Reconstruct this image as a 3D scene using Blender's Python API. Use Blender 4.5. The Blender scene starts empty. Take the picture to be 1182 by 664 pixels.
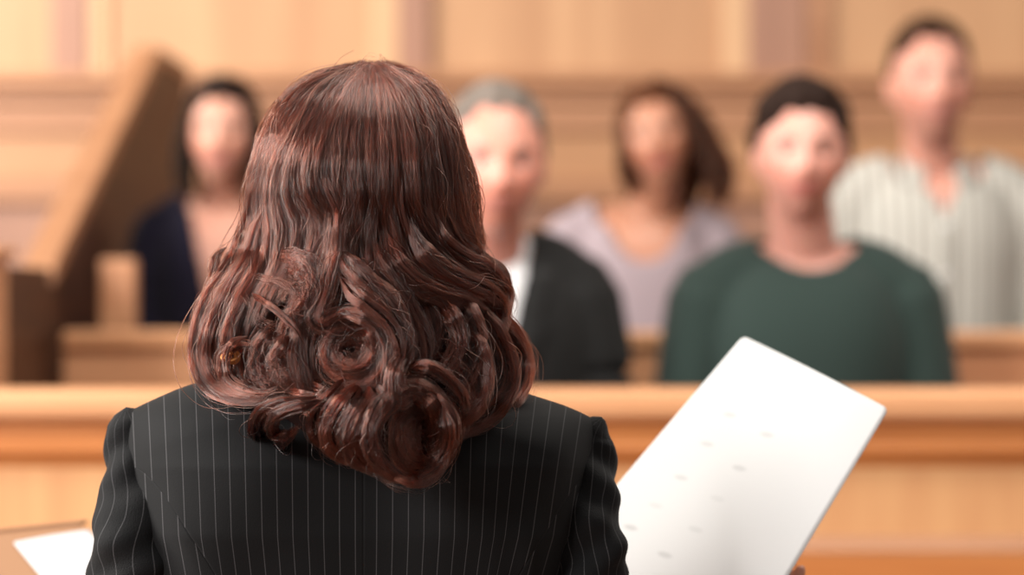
import bpy, bmesh, math, random
import numpy as np
from mathutils import Vector, Matrix, noise

random.seed(7); RNG = np.random.default_rng(11)
SC = bpy.context.scene
COL = SC.collection
F = 3000.0; CZ = 1.40                      # focal length in pixels of the 1182 px frame, camera height

def P(px, py, d):
    """world point that lies d metres in front of the camera"""
    return Vector(((px - 591.0) / F * d, d, CZ - (py - 332.0) / F * d))

# ------------------------------------------------------------------ materials
def new_mat(name):
    m = bpy.data.materials.new(name); m.use_nodes = True
    nt = m.node_tree
    return m, nt, nt.nodes['Principled BSDF']

def plain(name, col, rough=0.6, spec=0.5, metal=0.0, sss=0.0, sheen=0.0, bump=0.0, bscale=200):
    m, nt, b = new_mat(name)
    b.inputs['Base Color'].default_value = (*col, 1)
    b.inputs['Roughness'].default_value = rough
    b.inputs['Metallic'].default_value = metal
    b.inputs['Specular IOR Level'].default_value = spec
    b.inputs['Subsurface Weight'].default_value = sss
    b.inputs['Subsurface Radius'].default_value = (0.02, 0.008, 0.004)
    b.inputs['Subsurface Scale'].default_value = 0.6
    b.inputs['Sheen Weight'].default_value = sheen
    if bump:
        tc = nt.nodes.new('ShaderNodeTexCoord'); nz = nt.nodes.new('ShaderNodeTexNoise'); bp = nt.nodes.new('ShaderNodeBump')
        nz.inputs['Scale'].default_value = bscale; nz.inputs['Detail'].default_value = 4
        nt.links.new(tc.outputs['Object'], nz.inputs['Vector'])
        nt.links.new(nz.outputs['Fac'], bp.inputs['Height'])
        bp.inputs['Strength'].default_value = bump; bp.inputs['Distance'].default_value = 0.002
        nt.links.new(bp.outputs['Normal'], b.inputs['Normal'])
    return m

def wood(name, c1, c2, axis='x', rough=0.38, scale=1.0):
    m, nt, b = new_mat(name)
    tc = nt.nodes.new('ShaderNodeTexCoord'); mp = nt.nodes.new('ShaderNodeMapping')
    s = {'x': (0.6, 9, 9), 'z': (9, 9, 0.6), 'y': (9, 0.6, 9)}[axis]
    mp.inputs['Scale'].default_value = tuple(v * scale for v in s)
    n1 = nt.nodes.new('ShaderNodeTexNoise'); n1.inputs['Scale'].default_value = 2.2; n1.inputs['Detail'].default_value = 6
    n1.inputs['Distortion'].default_value = 0.6
    n2 = nt.nodes.new('ShaderNodeTexNoise'); n2.inputs['Scale'].default_value = 14; n2.inputs['Detail'].default_value = 3
    mx = nt.nodes.new('ShaderNodeMath'); mx.operation = 'MULTIPLY_ADD'; mx.inputs[1].default_value = 0.35
    rp = nt.nodes.new('ShaderNodeValToRGB')
    rp.color_ramp.elements[0].position = 0.45; rp.color_ramp.elements[0].color = (*c2, 1)
    rp.color_ramp.elements[1].position = 0.85; rp.color_ramp.elements[1].color = (*c1, 1)
    bp = nt.nodes.new('ShaderNodeBump'); bp.inputs['Strength'].default_value = 0.08; bp.inputs['Distance'].default_value = 0.001
    L = nt.links.new
    L(tc.outputs['Object'], mp.inputs['Vector']); L(mp.outputs['Vector'], n1.inputs['Vector']); L(mp.outputs['Vector'], n2.inputs['Vector'])
    L(n2.outputs['Fac'], mx.inputs[0]); L(n1.outputs['Fac'], mx.inputs[2]); L(mx.outputs[0], rp.inputs['Fac'])
    L(rp.outputs['Color'], b.inputs['Base Color']); L(mx.outputs[0], bp.inputs['Height']); L(bp.outputs['Normal'], b.inputs['Normal'])
    b.inputs['Roughness'].default_value = rough
    return m

M = {}
M['cap'] = wood('honey_oak_cap', (0.72, 0.37, 0.19), (0.60, 0.28, 0.13), 'x', 0.4)
M['rail'] = wood('orange_oak_rail', (0.62, 0.235, 0.07), (0.50, 0.17, 0.048), 'x', 0.4)
M['panel'] = wood('pale_oak_panel', (0.73, 0.39, 0.18), (0.60, 0.27, 0.12), 'z', 0.42, 0.5)
M['pew'] = wood('pew_oak', (0.66, 0.34, 0.18), (0.52, 0.23, 0.115), 'x', 0.42, 0.7)
M['dark'] = wood('shaded_oak', (0.065, 0.019, 0.005), (0.035, 0.010, 0.003), 'y', 0.5)  # shade on the side panel's inner face is put into this dark colour
M['wallpanel'] = wood('wall_oak_panel', (0.52, 0.285, 0.145), (0.42, 0.21, 0.10), 'z', 0.5, 0.4)
M['wallmid'] = wood('wall_oak_field', (0.48, 0.245, 0.118), (0.40, 0.19, 0.085), 'x', 0.5, 0.6)
M['wallrail'] = wood('wall_oak_rail', (0.42, 0.20, 0.10), (0.34, 0.15, 0.07), 'x', 0.5, 0.6)
M['wallstile'] = wood('wall_oak_stile', (0.36, 0.18, 0.115), (0.29, 0.14, 0.09), 'z', 0.5, 0.6)
M['wallbead'] = wood('wall_oak_bead', (0.62, 0.38, 0.21), (0.54, 0.31, 0.16), 'z', 0.5, 0.6)
M['carpet'] = plain('brown_carpet', (0.22, 0.12, 0.08), 0.95, bump=0.5, bscale=400)
M['paper'] = None

WORLD = set()      # roots whose children are modelled in world coordinates
def link(name, me, mats, parent=None):
    o = bpy.data.objects.new(name, me); COL.objects.link(o)
    if mats is not None:
        for m in (mats if isinstance(mats, (list, tuple)) else [mats]): me.materials.append(m)
    if parent is not None:
        o.parent = parent
        if parent.name in WORLD: o.matrix_parent_inverse = Matrix.Translation(parent.location).inverted()
    return o

def empty(name, loc, label=None, cat=None, group=None, rz=0.0):
    o = bpy.data.objects.new(name, None); COL.objects.link(o)
    o.location = loc; o.rotation_euler = (0, 0, rz); o.empty_display_size = 0.1
    if label: o['label'] = label
    if cat: o['category'] = cat
    if group: o['group'] = group
    return o

def tag(o, label, cat, group=None):
    o['label'] = label; o['category'] = cat
    if group: o['group'] = group
    return o

def mesh_np(name, V, Fc, smooth=True):
    me = bpy.data.meshes.new(name)
    me.from_pydata([tuple(map(float, v)) for v in V], [], [tuple(int(i) for i in f) for f in Fc])
    if smooth: me.polygons.foreach_set('use_smooth', [True] * len(me.polygons))
    me.update(); return me

# boxes given in coordinates relative to the parent's origin
def boxes(name, blist, mat, parent=None, org=(0, 0, 0), bevel=0.004, seg=2):
    V = []; Fc = []
    for (x0, x1, y0, y1, z0, z1) in blist:
        i = len(V)
        for z in (z0, z1):
            V += [(x0 - org[0], y0 - org[1], z - org[2]), (x1 - org[0], y0 - org[1], z - org[2]),
                  (x1 - org[0], y1 - org[1], z - org[2]), (x0 - org[0], y1 - org[1], z - org[2])]
        Fc += [(i, i+3, i+2, i+1), (i+4, i+5, i+6, i+7), (i, i+1, i+5, i+4), (i+1, i+2, i+6, i+5), (i+2, i+3, i+7, i+6), (i+3, i, i+4, i+7)]
    o = link(name, mesh_np(name, V, Fc, False), mat, parent)
    if parent is None: o.location = org
    if bevel:
        b = o.modifiers.new('bevel', 'BEVEL'); b.width = bevel; b.segments = seg; b.limit_method = 'ANGLE'
    return o

def profile_bar(name, prof, x0, x1, mat, parent, org):
    """moulding: closed (y,z) outline swept along x"""
    n = len(prof); V = []; Fc = []
    for x in (x0, x1):
        for (y, z) in prof: V.append((x - org[0], y - org[1], z - org[2]))
    for i in range(n):
        j = (i + 1) % n; Fc.append((i, n + i, n + j, j))
    Fc.append(tuple(range(n))); Fc.append(tuple(range(2*n - 1, n - 1, -1)))
    me = mesh_np(name, V, Fc, False)
    bm = bmesh.new(); bm.from_mesh(me); bmesh.ops.recalc_face_normals(bm, faces=bm.faces); bm.to_mesh(me); bm.free()
    o = link(name, me, mat, parent)
    if parent is None: o.location = org
    return o

# ------------------------------------------------------------------ soft body tools
def catmull(Pts, K):
    Pts = np.asarray(Pts, float); n = len(Pts)
    if n == 2:
        t = np.linspace(0, 1, K)[:, None]; return Pts[0] * (1 - t) + Pts[1] * t
    Q = np.vstack([2 * Pts[0] - Pts[1], Pts, 2 * Pts[-1] - Pts[-2]])
    seg = np.linalg.norm(np.diff(Pts[:, :3], axis=0), axis=1); cum = np.concatenate([[0], np.cumsum(seg)]); cum /= cum[-1]
    out = []
    for t in np.linspace(0, 1, K):
        i = min(max(int(np.searchsorted(cum, t, side='right')) - 1, 0), n - 2)
        u = (t - cum[i]) / max(cum[i+1] - cum[i], 1e-9); u = min(max(u, 0), 1)
        a, b, c, d = Q[i], Q[i+1], Q[i+2], Q[i+3]
        out.append(0.5 * ((2*b) + (-a + c)*u + (2*a - 5*b + 4*c - d)*u*u + (-a + 3*b - 3*c + d)*u**3))
    return np.array(out)

class Acc:
    def __init__(s): s.V = []; s.F = []; s.n = 0
    def add(s, V, Fc):
        V = np.asarray(V, float); s.V.append(V)
        s.F += [tuple(i + s.n for i in f) for f in Fc]; s.n += len(V)
    def mesh(s, name, smooth=True): return mesh_np(name, np.vstack(s.V), s.F, smooth)

def rings(acc, R):
    """closed loft through rings of equal length, poles capped by fans"""
    R = [np.asarray(r, float) for r in R]; n = len(R[0]); V = np.vstack(R); m = len(R); Fc = []
    for i in range(m - 1):
        for j in range(n):
            k = (j + 1) % n
            Fc.append((i*n + j, i*n + k, (i+1)*n + k, (i+1)*n + j))
    c0 = R[0].mean(0); c1 = R[-1].mean(0); V = np.vstack([V, c0, c1]); a = m*n; b = a + 1
    for j in range(n):
        k = (j + 1) % n
        Fc.append((a, k, j)); Fc.append((b, (m-1)*n + j, (m-1)*n + k))
    acc.add(V, Fc)

def limb(acc, pts, rad, n=16, flat=1.0, up=(0, 0, 1)):
    """tapered round-ended limb through pts; flat squeezes it along `up`"""
    pts = np.asarray(pts, float); rad = np.asarray(rad, float)
    K = max(8, 5 * len(pts)); C = catmull(np.hstack([pts, rad[:, None]]), K)
    c = C[:, :3]; r = C[:, 3]
    T = np.gradient(c, axis=0); T /= np.linalg.norm(T, axis=1)[:, None] + 1e-12
    up = np.asarray(up, float); R = []
    def ring(cc, t, rr):
        a = np.cross(t, up)
        if np.linalg.norm(a) < 0.1: a = np.cross(t, (0.3, 1, 0.1))
        a /= np.linalg.norm(a); b = np.cross(a, t)
        th = np.linspace(0, 2*np.pi, n, endpoint=False)
        return cc + rr * (np.cos(th)[:, None] * a + flat * np.sin(th)[:, None] * b)
    for q in (0.05, 0.4, 0.75): 
        R.append(ring(c[0] - T[0]*r[0]*math.cos(math.asin(q)) , T[0], r[0]*q))
    for i in range(K): R.append(ring(c[i], T[i], r[i]))
    for q in (0.75, 0.4, 0.05):
        R.append(ring(c[-1] + T[-1]*r[-1]*math.cos(math.asin(q)), T[-1], r[-1]*q))
    rings(acc, R)

def ell_stack(acc, rows, n=40, p=2.3):
    """rows of (cx, cy, z, rx, ry): superellipse horizontal sections"""
    th = np.linspace(0, 2*np.pi, n, endpoint=False); R = []
    rows = catmull([(r[0], r[1], r[2], r[3], r[4]) for r in rows], len(rows)*4)
    for cx, cy, z, rx, ry in rows:
        c, s = np.cos(th), np.sin(th)
        x = np.sign(c) * np.abs(c)**(2/p) * rx + cx; y = np.sign(s) * np.abs(s)**(2/p) * ry + cy
        R.append(np.stack([x, y, np.full(n, z)], 1))
    rings(acc, R)

def ellipsoid(acc, c, r, M3=None, n=16):
    R = []
    for a in np.linspace(-np.pi/2 + 0.08, np.pi/2 - 0.08, n):
        th = np.linspace(0, 2*np.pi, 24, endpoint=False)
        v = np.stack([np.cos(th)*math.cos(a)*r[0], np.sin(th)*math.cos(a)*r[1], np.full(24, math.sin(a)*r[2])], 1)
        if M3 is not None: v = v @ np.array(M3).T
        R.append(v + np.array(c))
    rings(acc, R)

def fuse(acc, name, voxel, smooth=4, deci=None):
    me = acc.mesh(name + '_raw')
    o = bpy.data.objects.new('tmp', me); COL.objects.link(o)
    r = o.modifiers.new('r', 'REMESH'); r.mode = 'VOXEL'; r.voxel_size = voxel; r.use_smooth_shade = True
    s = o.modifiers.new('s', 'SMOOTH'); s.iterations = smooth; s.factor = 0.5
    dg = bpy.context.evaluated_depsgraph_get(); dg.update()
    out = bpy.data.meshes.new_from_object(o.evaluated_get(dg)); out.name = name
    bpy.data.objects.remove(o); bpy.data.meshes.remove(me)
    return out

def verts_of(me):
    a = np.empty(len(me.vertices)*3); me.vertices.foreach_get('co', a); return a.reshape(-1, 3)
def set_verts(me, V): me.vertices.foreach_set('co', V.ravel()); me.update()

def cut(me, keep):
    V = verts_of(me); k = keep(V)
    bm = bmesh.new(); bm.from_mesh(me); bm.verts.ensure_lookup_table()
    bmesh.ops.delete(bm, geom=[bm.verts[i] for i in np.nonzero(~k)[0]], context='VERTS')
    for _ in range(3):
        bv = [v for v in bm.verts if v.is_boundary]
        for v in bv:
            nb = [e.other_vert(v) for e in v.link_edges if e.is_boundary]
            if len(nb) == 2: v.co = v.co * 0.5 + (nb[0].co + nb[1].co) * 0.25
    bm.to_mesh(me); bm.free(); return me

def color_attr(me, name, C):
    a = me.color_attributes.new(name, 'FLOAT_COLOR', 'POINT')
    a.data.foreach_set('color', np.hstack([C, np.ones((len(C), 1))]).ravel())

# ---- head: unit directions shaped into a human head, face towards -y, centre half way chin to crown
def ico(level):
    bm = bmesh.new(); bmesh.ops.create_icosphere(bm, subdivisions=level, radius=1)
    V = np.array([v.co[:] for v in bm.verts]); Fc = [tuple(v.index for v in f.verts) for f in bm.faces]; bm.free(); return V, Fc
ICO5 = ico(5)

def g(x, c, s): return np.exp(-((x - c) / s)**2)
def head_shape(D, female=False):
    x, y, z = D[:, 0] * 0.074, D[:, 1] * 0.094, D[:, 2] * 0.114
    t = np.clip((-z - 0.005) / 0.11, 0, 1)
    x = x * (1 - (0.46 if female else 0.36) * t**1.4)
    x = x * (1 + 0.03 * g(z, 0.05, 0.04))
    y = np.where(y > 0, y * (1 - 0.55 * t), y)
    # fuller flat front of the face
    fr = np.clip(-D[:, 1], 0, 1)
    y = y - 0.016 * fr * t - 0.004 * fr
    fm = np.clip(fr * 1.6 - 0.35, 0, 1)
    ax = np.abs(x)
    d = np.zeros_like(x)
    d += 0.021 * g(ax, 0, 0.011) * g(z, -0.024, 0.011)
    d += 0.010 * g(ax, 0.011, 0.007) * g(z, -0.029, 0.007)
    d += 0.013 * g(ax, 0, 0.008) * g(z, -0.004, 0.019)
    d -= 0.011 * g(ax, 0.031, 0.016) * g(z, 0.006, 0.011)
    d += 0.004 * g(ax, 0.028, 0.022) * g(z, 0.027, 0.008)
    d += 0.005 * g(ax, 0.044, 0.016) * g(z, -0.022, 0.016)
    d += 0.007 * g(ax, 0, 0.021) * g(z, -0.050, 0.005)
    d += 0.008 * g(ax, 0, 0.018) * g(z, -0.062, 0.006)
    d -= 0.003 * g(ax, 0, 0.024) * g(z, -0.056, 0.0025)
    d += 0.009 * g(ax, 0, 0.022) * g(z, -0.094, 0.014)
    d -= 0.003 * g(ax, 0, 0.02) * g(z, -0.076, 0.006)
    y = y - d * fm
    return np.stack([x, y, z], 1)

def add_head(acc, Mh, female=False, s=1.0):
    V, Fc = ICO5
    W = head_shape(V, female) * s
    acc.add(W @ np.array(Mh.to_3x3()).T + np.array(Mh.translation), Fc)
    for sx in (-1, 1):
        Re = Matrix.Rotation(-0.25 * sx, 3, 'Z') @ Matrix.Rotation(-0.15, 3, 'X')
        R3 = Mh.to_3x3() @ Re
        c = Mh @ Vector((sx * 0.077 * s, 0.012 * s, -0.004 * s))
        ellipsoid(acc, c, (0.006 * s, 0.017 * s, 0.030 * s), R3, 12)

def head_coords(V, Mh, s):
    inv = Mh.inverted(); R = np.array(inv.to_3x3()); return (V @ R.T + np.array(inv.translation)) / s

def skin_mat(name, stubble=(0, 0, 0), rough=0.42):
    m, nt, b = new_mat(name)
    a = nt.nodes.new('ShaderNodeAttribute'); a.attribute_name = 'skin'
    nz = nt.nodes.new('ShaderNodeTexNoise'); nz.inputs['Scale'].default_value = 60
    mx = nt.nodes.new('ShaderNodeMix'); mx.data_type = 'RGBA'; mx.blend_type = 'MULTIPLY'; mx.inputs[0].default_value = 0.12
    tc = nt.nodes.new('ShaderNodeTexCoord')
    nt.links.new(tc.outputs['Object'], nz.inputs['Vector'])
    nt.links.new(a.outputs['Color'], mx.inputs[6]); nt.links.new(nz.outputs['Color'], mx.inputs[7])
    nt.links.new(mx.outputs[2], b.inputs['Base Color'])
    b.inputs['Roughness'].default_value = rough
    b.inputs['Subsurface Weight'].default_value = 0.15
    b.inputs['Subsurface Radius'].default_value = (0.012, 0.005, 0.003); b.inputs['Subsurface Scale'].default_value = 0.7
    return m
M['skin'] = skin_mat('skin')

def paint_skin(me, Mh, s, base, lip, brow, stubble=0.0, browthick=1.5):
    H = head_coords(verts_of(me), Mh, s); x, y, z = H.T; ax = np.abs(x)
    C = np.tile(np.array(base), (len(H), 1))
    inh = (np.abs(z) < 0.125) & (ax < 0.1) & (np.abs(y) < 0.15)
    front = (y < -0.05) & inh
    def mix(w, col, k=1.0):
        w = np.clip(w * k, 0, 1)[:, None]; C[:] = C * (1 - w) + np.array(col) * w
    red = np.array(base) * (1.0, 0.72, 0.66)
    mix(front * (g(ax, 0.042, 0.02) * g(z, -0.025, 0.02)), red, 0.6)
    mix(front * g(ax, 0, 0.014) * g(z, -0.025, 0.012), red, 0.5)
    if stubble: mix(inh * (y < 0.0) * np.clip((-0.04 - z) / 0.03, 0, 1) * (z > -0.13), np.array(base) * (0.55, 0.5, 0.5), stubble)
    wl = front * (g(ax, 0, 0.024) * np.clip(2.0 * g(z, -0.056, 0.0115) - 0.6, 0, 1))
    mix(wl, lip, 1.5)
    mix(front * (ax < 0.022) * g(z, -0.056, 0.0016), np.array(lip) * 0.4, 0.9)
    mix(front * np.clip(1.7 * g(ax, 0.031, 0.017) * g(z - 0.10 * (0.03 - np.abs(ax - 0.031)), 0.024, 0.0042 * browthick) - 0.5, 0, 1), brow, 1.0)
    mix(front * np.clip(1.8 * g(ax, 0.031, 0.014) * g(z, 0.0115, 0.0045) - 0.6, 0, 1), np.array(brow) * 0.6, 0.9)
    color_attr(me, 'skin', C)

M['eyewhite'] = plain('eye_white', (0.45, 0.40, 0.38), 0.3)
M['iris_brown'] = plain('iris_brown', (0.10, 0.045, 0.02), 0.15)
M['iris_blue'] = plain('iris_blue_grey', (0.16, 0.2, 0.24), 0.15)
M['pupil'] = plain('pupil', (0.005, 0.005, 0.005), 0.1)

def eyes(root, Mh, s, iris):
    V, Fc = ico(3)
    for sx in (-1, 1):
        W = V * 0.0105 * s
        me = mesh_np('eye', W @ np.array(Mh.to_3x3()).T, Fc)
        o = link('eye', me, [M['eyewhite'], iris, M['pupil']], root)
        for p, f in zip(me.polygons, Fc):
            c = V[list(f)].mean(0); a = math.degrees(math.acos(max(-1, min(1, -c[1] / np.linalg.norm(c)))))
            p.material_index = 2 if a < 18 else (1 if a < 40 else 0)
        c = Mh @ Vector((sx * 0.031 * s, -0.0722 * s, 0.005 * s)); o.location = c

# ------------------------------------------------------------------ hair tools
def hair_mat(name, col, rough=0.28, rr=0.35, coat=0.0, rnd=0.15, ior=1.55):
    m = bpy.data.materials.new(name); m.use_nodes = True; nt = m.node_tree
    nt.nodes.remove(nt.nodes['Principled BSDF'])
    h = nt.nodes.new('ShaderNodeBsdfHairPrincipled'); h.model = 'CHIANG'; h.parametrization = 'COLOR'
    h.inputs['Roughness'].default_value = rough; h.inputs['Radial Roughness'].default_value = rr
    h.inputs['Coat'].default_value = coat; h.inputs['IOR'].default_value = ior
    h.inputs['Random Roughness'].default_value = 0.2
    ci = nt.nodes.new('ShaderNodeHairInfo'); rp = nt.nodes.new('ShaderNodeValToRGB')
    rp.color_ramp.elements[0].color = tuple(c * (1 - rnd*2.2) for c in col) + (1,)
    rp.color_ramp.elements[1].color = tuple(c * (1 + rnd*2.2) for c in col) + (1,)
    nt.links.new(ci.outputs['Random'], rp.inputs['Fac'])
    at = nt.nodes.new('ShaderNodeAttribute'); at.attribute_name = 'tone'
    vm = nt.nodes.new('ShaderNodeVectorMath'); vm.operation = 'SCALE'
    nt.links.new(rp.outputs['Color'], vm.inputs[0]); nt.links.new(at.outputs['Fac'], vm.inputs['Scale']); nt.links.new(vm.outputs[0], h.inputs['Color'])
    nt.links.new(h.outputs[0], nt.nodes['Material Output'].inputs['Surface'])
    return m

class Hair:
    def __init__(s): s.P = []; s.R = []; s.K = []; s.T = []; s.acc = Acc()
    def lock(s, C, w, th, n, N=(0, -1, 0), K=36, clumps=7, frizz=0.0, wave=0.0, r0=0.00021, tube=0.8, ends=(0.0, 0.86), twist=0.0, tipw=0.5, rootw=0.7, csize=0.42):
        """C control points (m,3) world; w,th half width/thickness (scalars); strands follow the lock"""
        c = catmull(C, K); N = np.asarray(N, float)
        T = np.gradient(c, axis=0); T /= np.linalg.norm(T, axis=1)[:, None] + 1e-12
        if N.ndim == 1: N = np.tile(N, (K, 1))
        S = np.cross(T, N); S /= np.linalg.norm(S, axis=1)[:, None] + 1e-9
        # keep side vectors consistent through loops
        for i in range(1, K):
            if np.dot(S[i], S[i-1]) < 0: S[i] = -S[i]
        B = np.cross(S, T)
        t = np.linspace(0, 1, K)
        prof = np.interp(t, [0, 0.2, 0.75, 1], [rootw, 1, 1, tipw])
        if tube > 0:
            thh = np.linspace(0, 2*np.pi, 10, endpoint=False)
            R = [c[i] - B[i]*th*0.35*np.sign(np.dot(B[i], N[i])) + tube * 0.62 * prof[i] * (w * np.cos(thh)[:, None] * S[i] + th * np.sin(thh)[:, None] * B[i]) for i in range(0, K, 2)]
            rings(s.acc, R)
        ca = RNG.uniform(0, 2*np.pi, clumps); cr = np.sqrt(RNG.uniform(0, 1, clumps)) * (1 - csize * 0.6)
        cph = RNG.uniform(0, 6.28, (clumps, 2)); cfr = RNG.uniform(0.8, 2.0, (clumps, 2))
        k = RNG.integers(0, clumps, n)
        a = RNG.uniform(0, 2*np.pi, n); r = np.abs(RNG.normal(0, 1, n)) * csize * 0.62; r[RNG.uniform(0, 1, n) < .06] *= 2.0
        u = (cr[k] * np.cos(ca[k]))[:, None] + (r * np.cos(a))[:, None] * np.interp(t, [0, 0.4, 1], [1.2, 0.8, 0.9])
        v = (cr[k] * np.sin(ca[k]))[:, None] + (r * np.sin(a))[:, None]
        u = u + wave * np.sin(cfr[k, 0][:, None] * 6.28 * t + cph[k, 0][:, None]) * t
        v = v + wave * np.sin(cfr[k, 1][:, None] * 6.28 * t + cph[k, 1][:, None]) * t
        if twist:
            an = twist * t; u, v = u * np.cos(an) - v * np.sin(an), u * np.sin(an) + v * np.cos(an)
        fph = RNG.uniform(0, 6.28, (n, 2)); ff = RNG.uniform(1.5, 5, (n, 2)); fz = RNG.exponential(1.0, n)[:, None] * frizz
        u = u + fz * np.sin(ff[:, :1] * 6.28 * t + fph[:, :1]) * (0.3 + t); v = v + fz * np.sin(ff[:, 1:] * 6.28 * t + fph[:, 1:]) * (0.3 + t)
        e0 = RNG.uniform(0, ends[0] + 1e-6, n); e1 = RNG.uniform(ends[1], 1.0, n)
        X = c[None] + (prof * u * w)[:, :, None] * S[None] + (prof * v * th)[:, :, None] * B[None]
        # crop each strand to its own start and end by re-sampling
        idx = (e0[:, None] + (e1 - e0)[:, None] * t) * (K - 1); i0 = np.clip(idx.astype(int), 0, K - 2); fr = (idx - i0)[:, :, None]
        ar = np.arange(n)[:, None]; X = X[ar, i0] * (1 - fr) + X[ar, i0 + 1] * fr
        s.P.append(X.reshape(-1, 3)); s.K += [K] * n
        tl = RNG.uniform(.8, 1.2); tc = RNG.uniform(.12, 1.8, clumps); s.T.append(tl * tc[k] * RNG.uniform(.5, 1.6, n))
        s.R.append((RNG.uniform(.4, 1.25, n)[:, None] * r0 * np.interp(t, [0, 0.7, 1], [1, 1, 0.35])).ravel())
    def strand(s, C, K=24, r0=0.00009):
        c = catmull(C, K); s.P.append(c); s.K.append(K); s.T.append(np.array([RNG.uniform(.8, 1.6)])); s.R.append(r0 * np.interp(np.linspace(0, 1, K), [0, 0.7, 1], [1, 1, 0.3]))
    def build(s, parent, core_mat, strand_mat, extra=None):
        if extra is not None: s.acc.add(*extra)
        core = link('hair', s.acc.mesh('hair'), core_mat, parent)
        hc = bpy.data.hair_curves.new('hair_strands'); hc.add_curves(s.K)
        hc.points.foreach_set('position', np.vstack(s.P).astype(np.float32).ravel())
        rad = np.concatenate(s.R).astype(np.float32)
        at = hc.attributes.get('radius') or hc.attributes.new('radius', 'FLOAT', 'POINT')
        at.data.foreach_set('value', rad)
        ta = hc.attributes.new('tone', 'FLOAT', 'CURVE'); ta.data.foreach_set('value', np.concatenate(s.T).astype(np.float32))
        hc.materials.append(strand_mat)
        o = bpy.data.objects.new('hair_strands', hc); COL.objects.link(o); o.parent = core
        return core

# ------------------------------------------------------------------ seated jurors
def juror(label, X, Y, seat, k, head_px, head_d, hs, yaw, roll, pitch, female, skin, lip, brow, iris, stubble=0.0,
          sw=0.165, garment_fn=None, trousers=None, el=0.045, group='jurors sitting in the jury box', lean=0.0):
    root = empty('person', (X, Y, seat), label, 'person', group); WORLD.add(root.name)
    kz = lambda z: z*k*(1.07 if z > 0 else 1.0)
    def W(x, y, z): return np.array((X + x*k, Y + y*k, seat + kz(z)))
    hc = P(head_px[0], head_px[1], head_d)
    Mh = Matrix.Translation(hc) @ Matrix.Rotation(yaw, 4, 'Z') @ Matrix.Rotation(roll, 4, 'Y') @ Matrix.Rotation(pitch, 4, 'X')
    nr = 0.047 if female else 0.057
    def torso(acc, e=0.0, hands=False, neck=True, legs=True):
        b = 0.92 if female else 1.0
        ell_stack(acc, [(X, Y+0.02*k, seat + kz(z), (rx*b + e)*k, (ry*b + e)*k) for z, rx, ry in
             ((0.0, .15, .11), (.05, .17, .125), (.14, .16, .12), (.25, .145, .11), (.36, .155, .118), (.46, .165, .12), (.53, .15, .105), (.575, .115, .08), (.60, .075, .055))])
        for sx in (-1, 1):
            limb(acc, [W(sx*.05, .02, .575), W(sx*sw*.7, .02, .562), W(sx*sw, .02, .525)], np.array([.05, .047, .047])*(.82 if female else 1.0)*k + e)
            limb(acc, [W(sx*sw, .02, .525), W(sx*(sw+.025), .01, .40), W(sx*(sw+el), 0, .26)], np.array([.056, .05, .044])*k*b + e)
            limb(acc, [W(sx*(sw+el), 0, .26), W(sx*(sw+.0), -.11, .19), W(sx*(sw-.045), -.22, .155)], np.array([.044, .041, .030])*k*b + e)
        if neck:
            nb = np.array(W(0, .03, .55)); nh = np.array(Mh @ Vector((0, .022, -.07)))
            limb(acc, [nb, (nb + nh)/2, nh], [nr*1.15 + e, nr + e, nr*0.95 + e])
    acc = Acc(); torso(acc); add_head(acc, Mh, female, hs)
    for sx in (-1, 1):
        # hand resting on the thigh: palm, four fingers, thumb
        w = W(sx*(sw-.045), -.22, .155); f = np.array((-sx*.25, -1, -.22)); f /= np.linalg.norm(f); sd = np.cross(f, (0, 0, 1)); sd /= np.linalg.norm(sd)
        limb(acc, [w - f*.01, w + f*.045, w + f*.085], [.026, .034, .036], flat=.5)
        for q, (o, L) in enumerate(((-.03, .062), (-.010, .075), (.010, .07), (.029, .055))):
            b0 = w + f*.085 + sd*o; 
            limb(acc, [b0, b0 + f*L*.5 + np.array((0, 0, .002)), b0 + f*L - np.array((0, 0, .016))], [.0095, .0088, .0072], n=10)
        b0 = w + f*.03 + sd*(.026*sx); limb(acc, [b0, b0 + f*.03 + sd*sx*.022, b0 + f*.062 + sd*sx*.026], [.013, .011, .009], n=10)
        limb(acc, [W(sx*.085, 0, .07), W(sx*.11, -.40, .075)], np.array([.078, .058])*k)
        limb(acc, [W(sx*.11, -.40, .07), W(sx*.11, -.40, -.12), W(sx*.11, -.37, -.36)], np.array([.056, .052, .036])*k)
    body = fuse(acc, 'body', 0.0055, 3)
    paint_skin(body, Mh, hs, skin, lip, brow, stubble)
    link('body', body, M['skin'], root)
    eyes(root, Mh, hs, iris)
    garment_fn(root, torso, W, Mh, k)
    # trousers and shoes, out of sight behind the rail but completing the sitting figure
    acc = Acc()
    ell_stack(acc, [(X, Y+0.02*k, seat + z*k, rx*k, ry*k) for z, rx, ry in ((.0, .165, .125), (.05, .185, .14), (.13, .175, .133))])
    for sx in (-1, 1):
        limb(acc, [W(sx*.085, 0, .078), W(sx*.11, -.40, .078)], np.array([.088, .068])*k)
        limb(acc, [W(sx*.11, -.40, .07), W(sx*.11, -.40, -.12), W(sx*.11, -.37, -.37)], np.array([.066, .062, .052])*k)
    link('trousers', fuse(acc, 'trousers', 0.010, 3), trousers, root)
    for sx in (-1, 1):
        acc = Acc(); limb(acc, [W(sx*.11, -.34, -.375), W(sx*.115, -.44, -.385), W(sx*.12, -.52, -.39)], np.array([.042, .042, .034])*k, flat=.8)
        link('shoe', fuse(acc, 'shoe', 0.008, 2), M['leather'], root)
    return root, Mh, W

M['leather'] = plain('black_leather', (0.02, 0.018, 0.016), 0.35)
M['trousers'] = plain('dark_trousers', (0.03, 0.03, 0.04), 0.85, bump=0.2)

def fabric(name, col, rough=0.85, sheen=0.3, rib=0.0):
    return plain(name, col, rough, 0.2, sheen=sheen*.4, bump=0.35, bscale=350)

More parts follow.
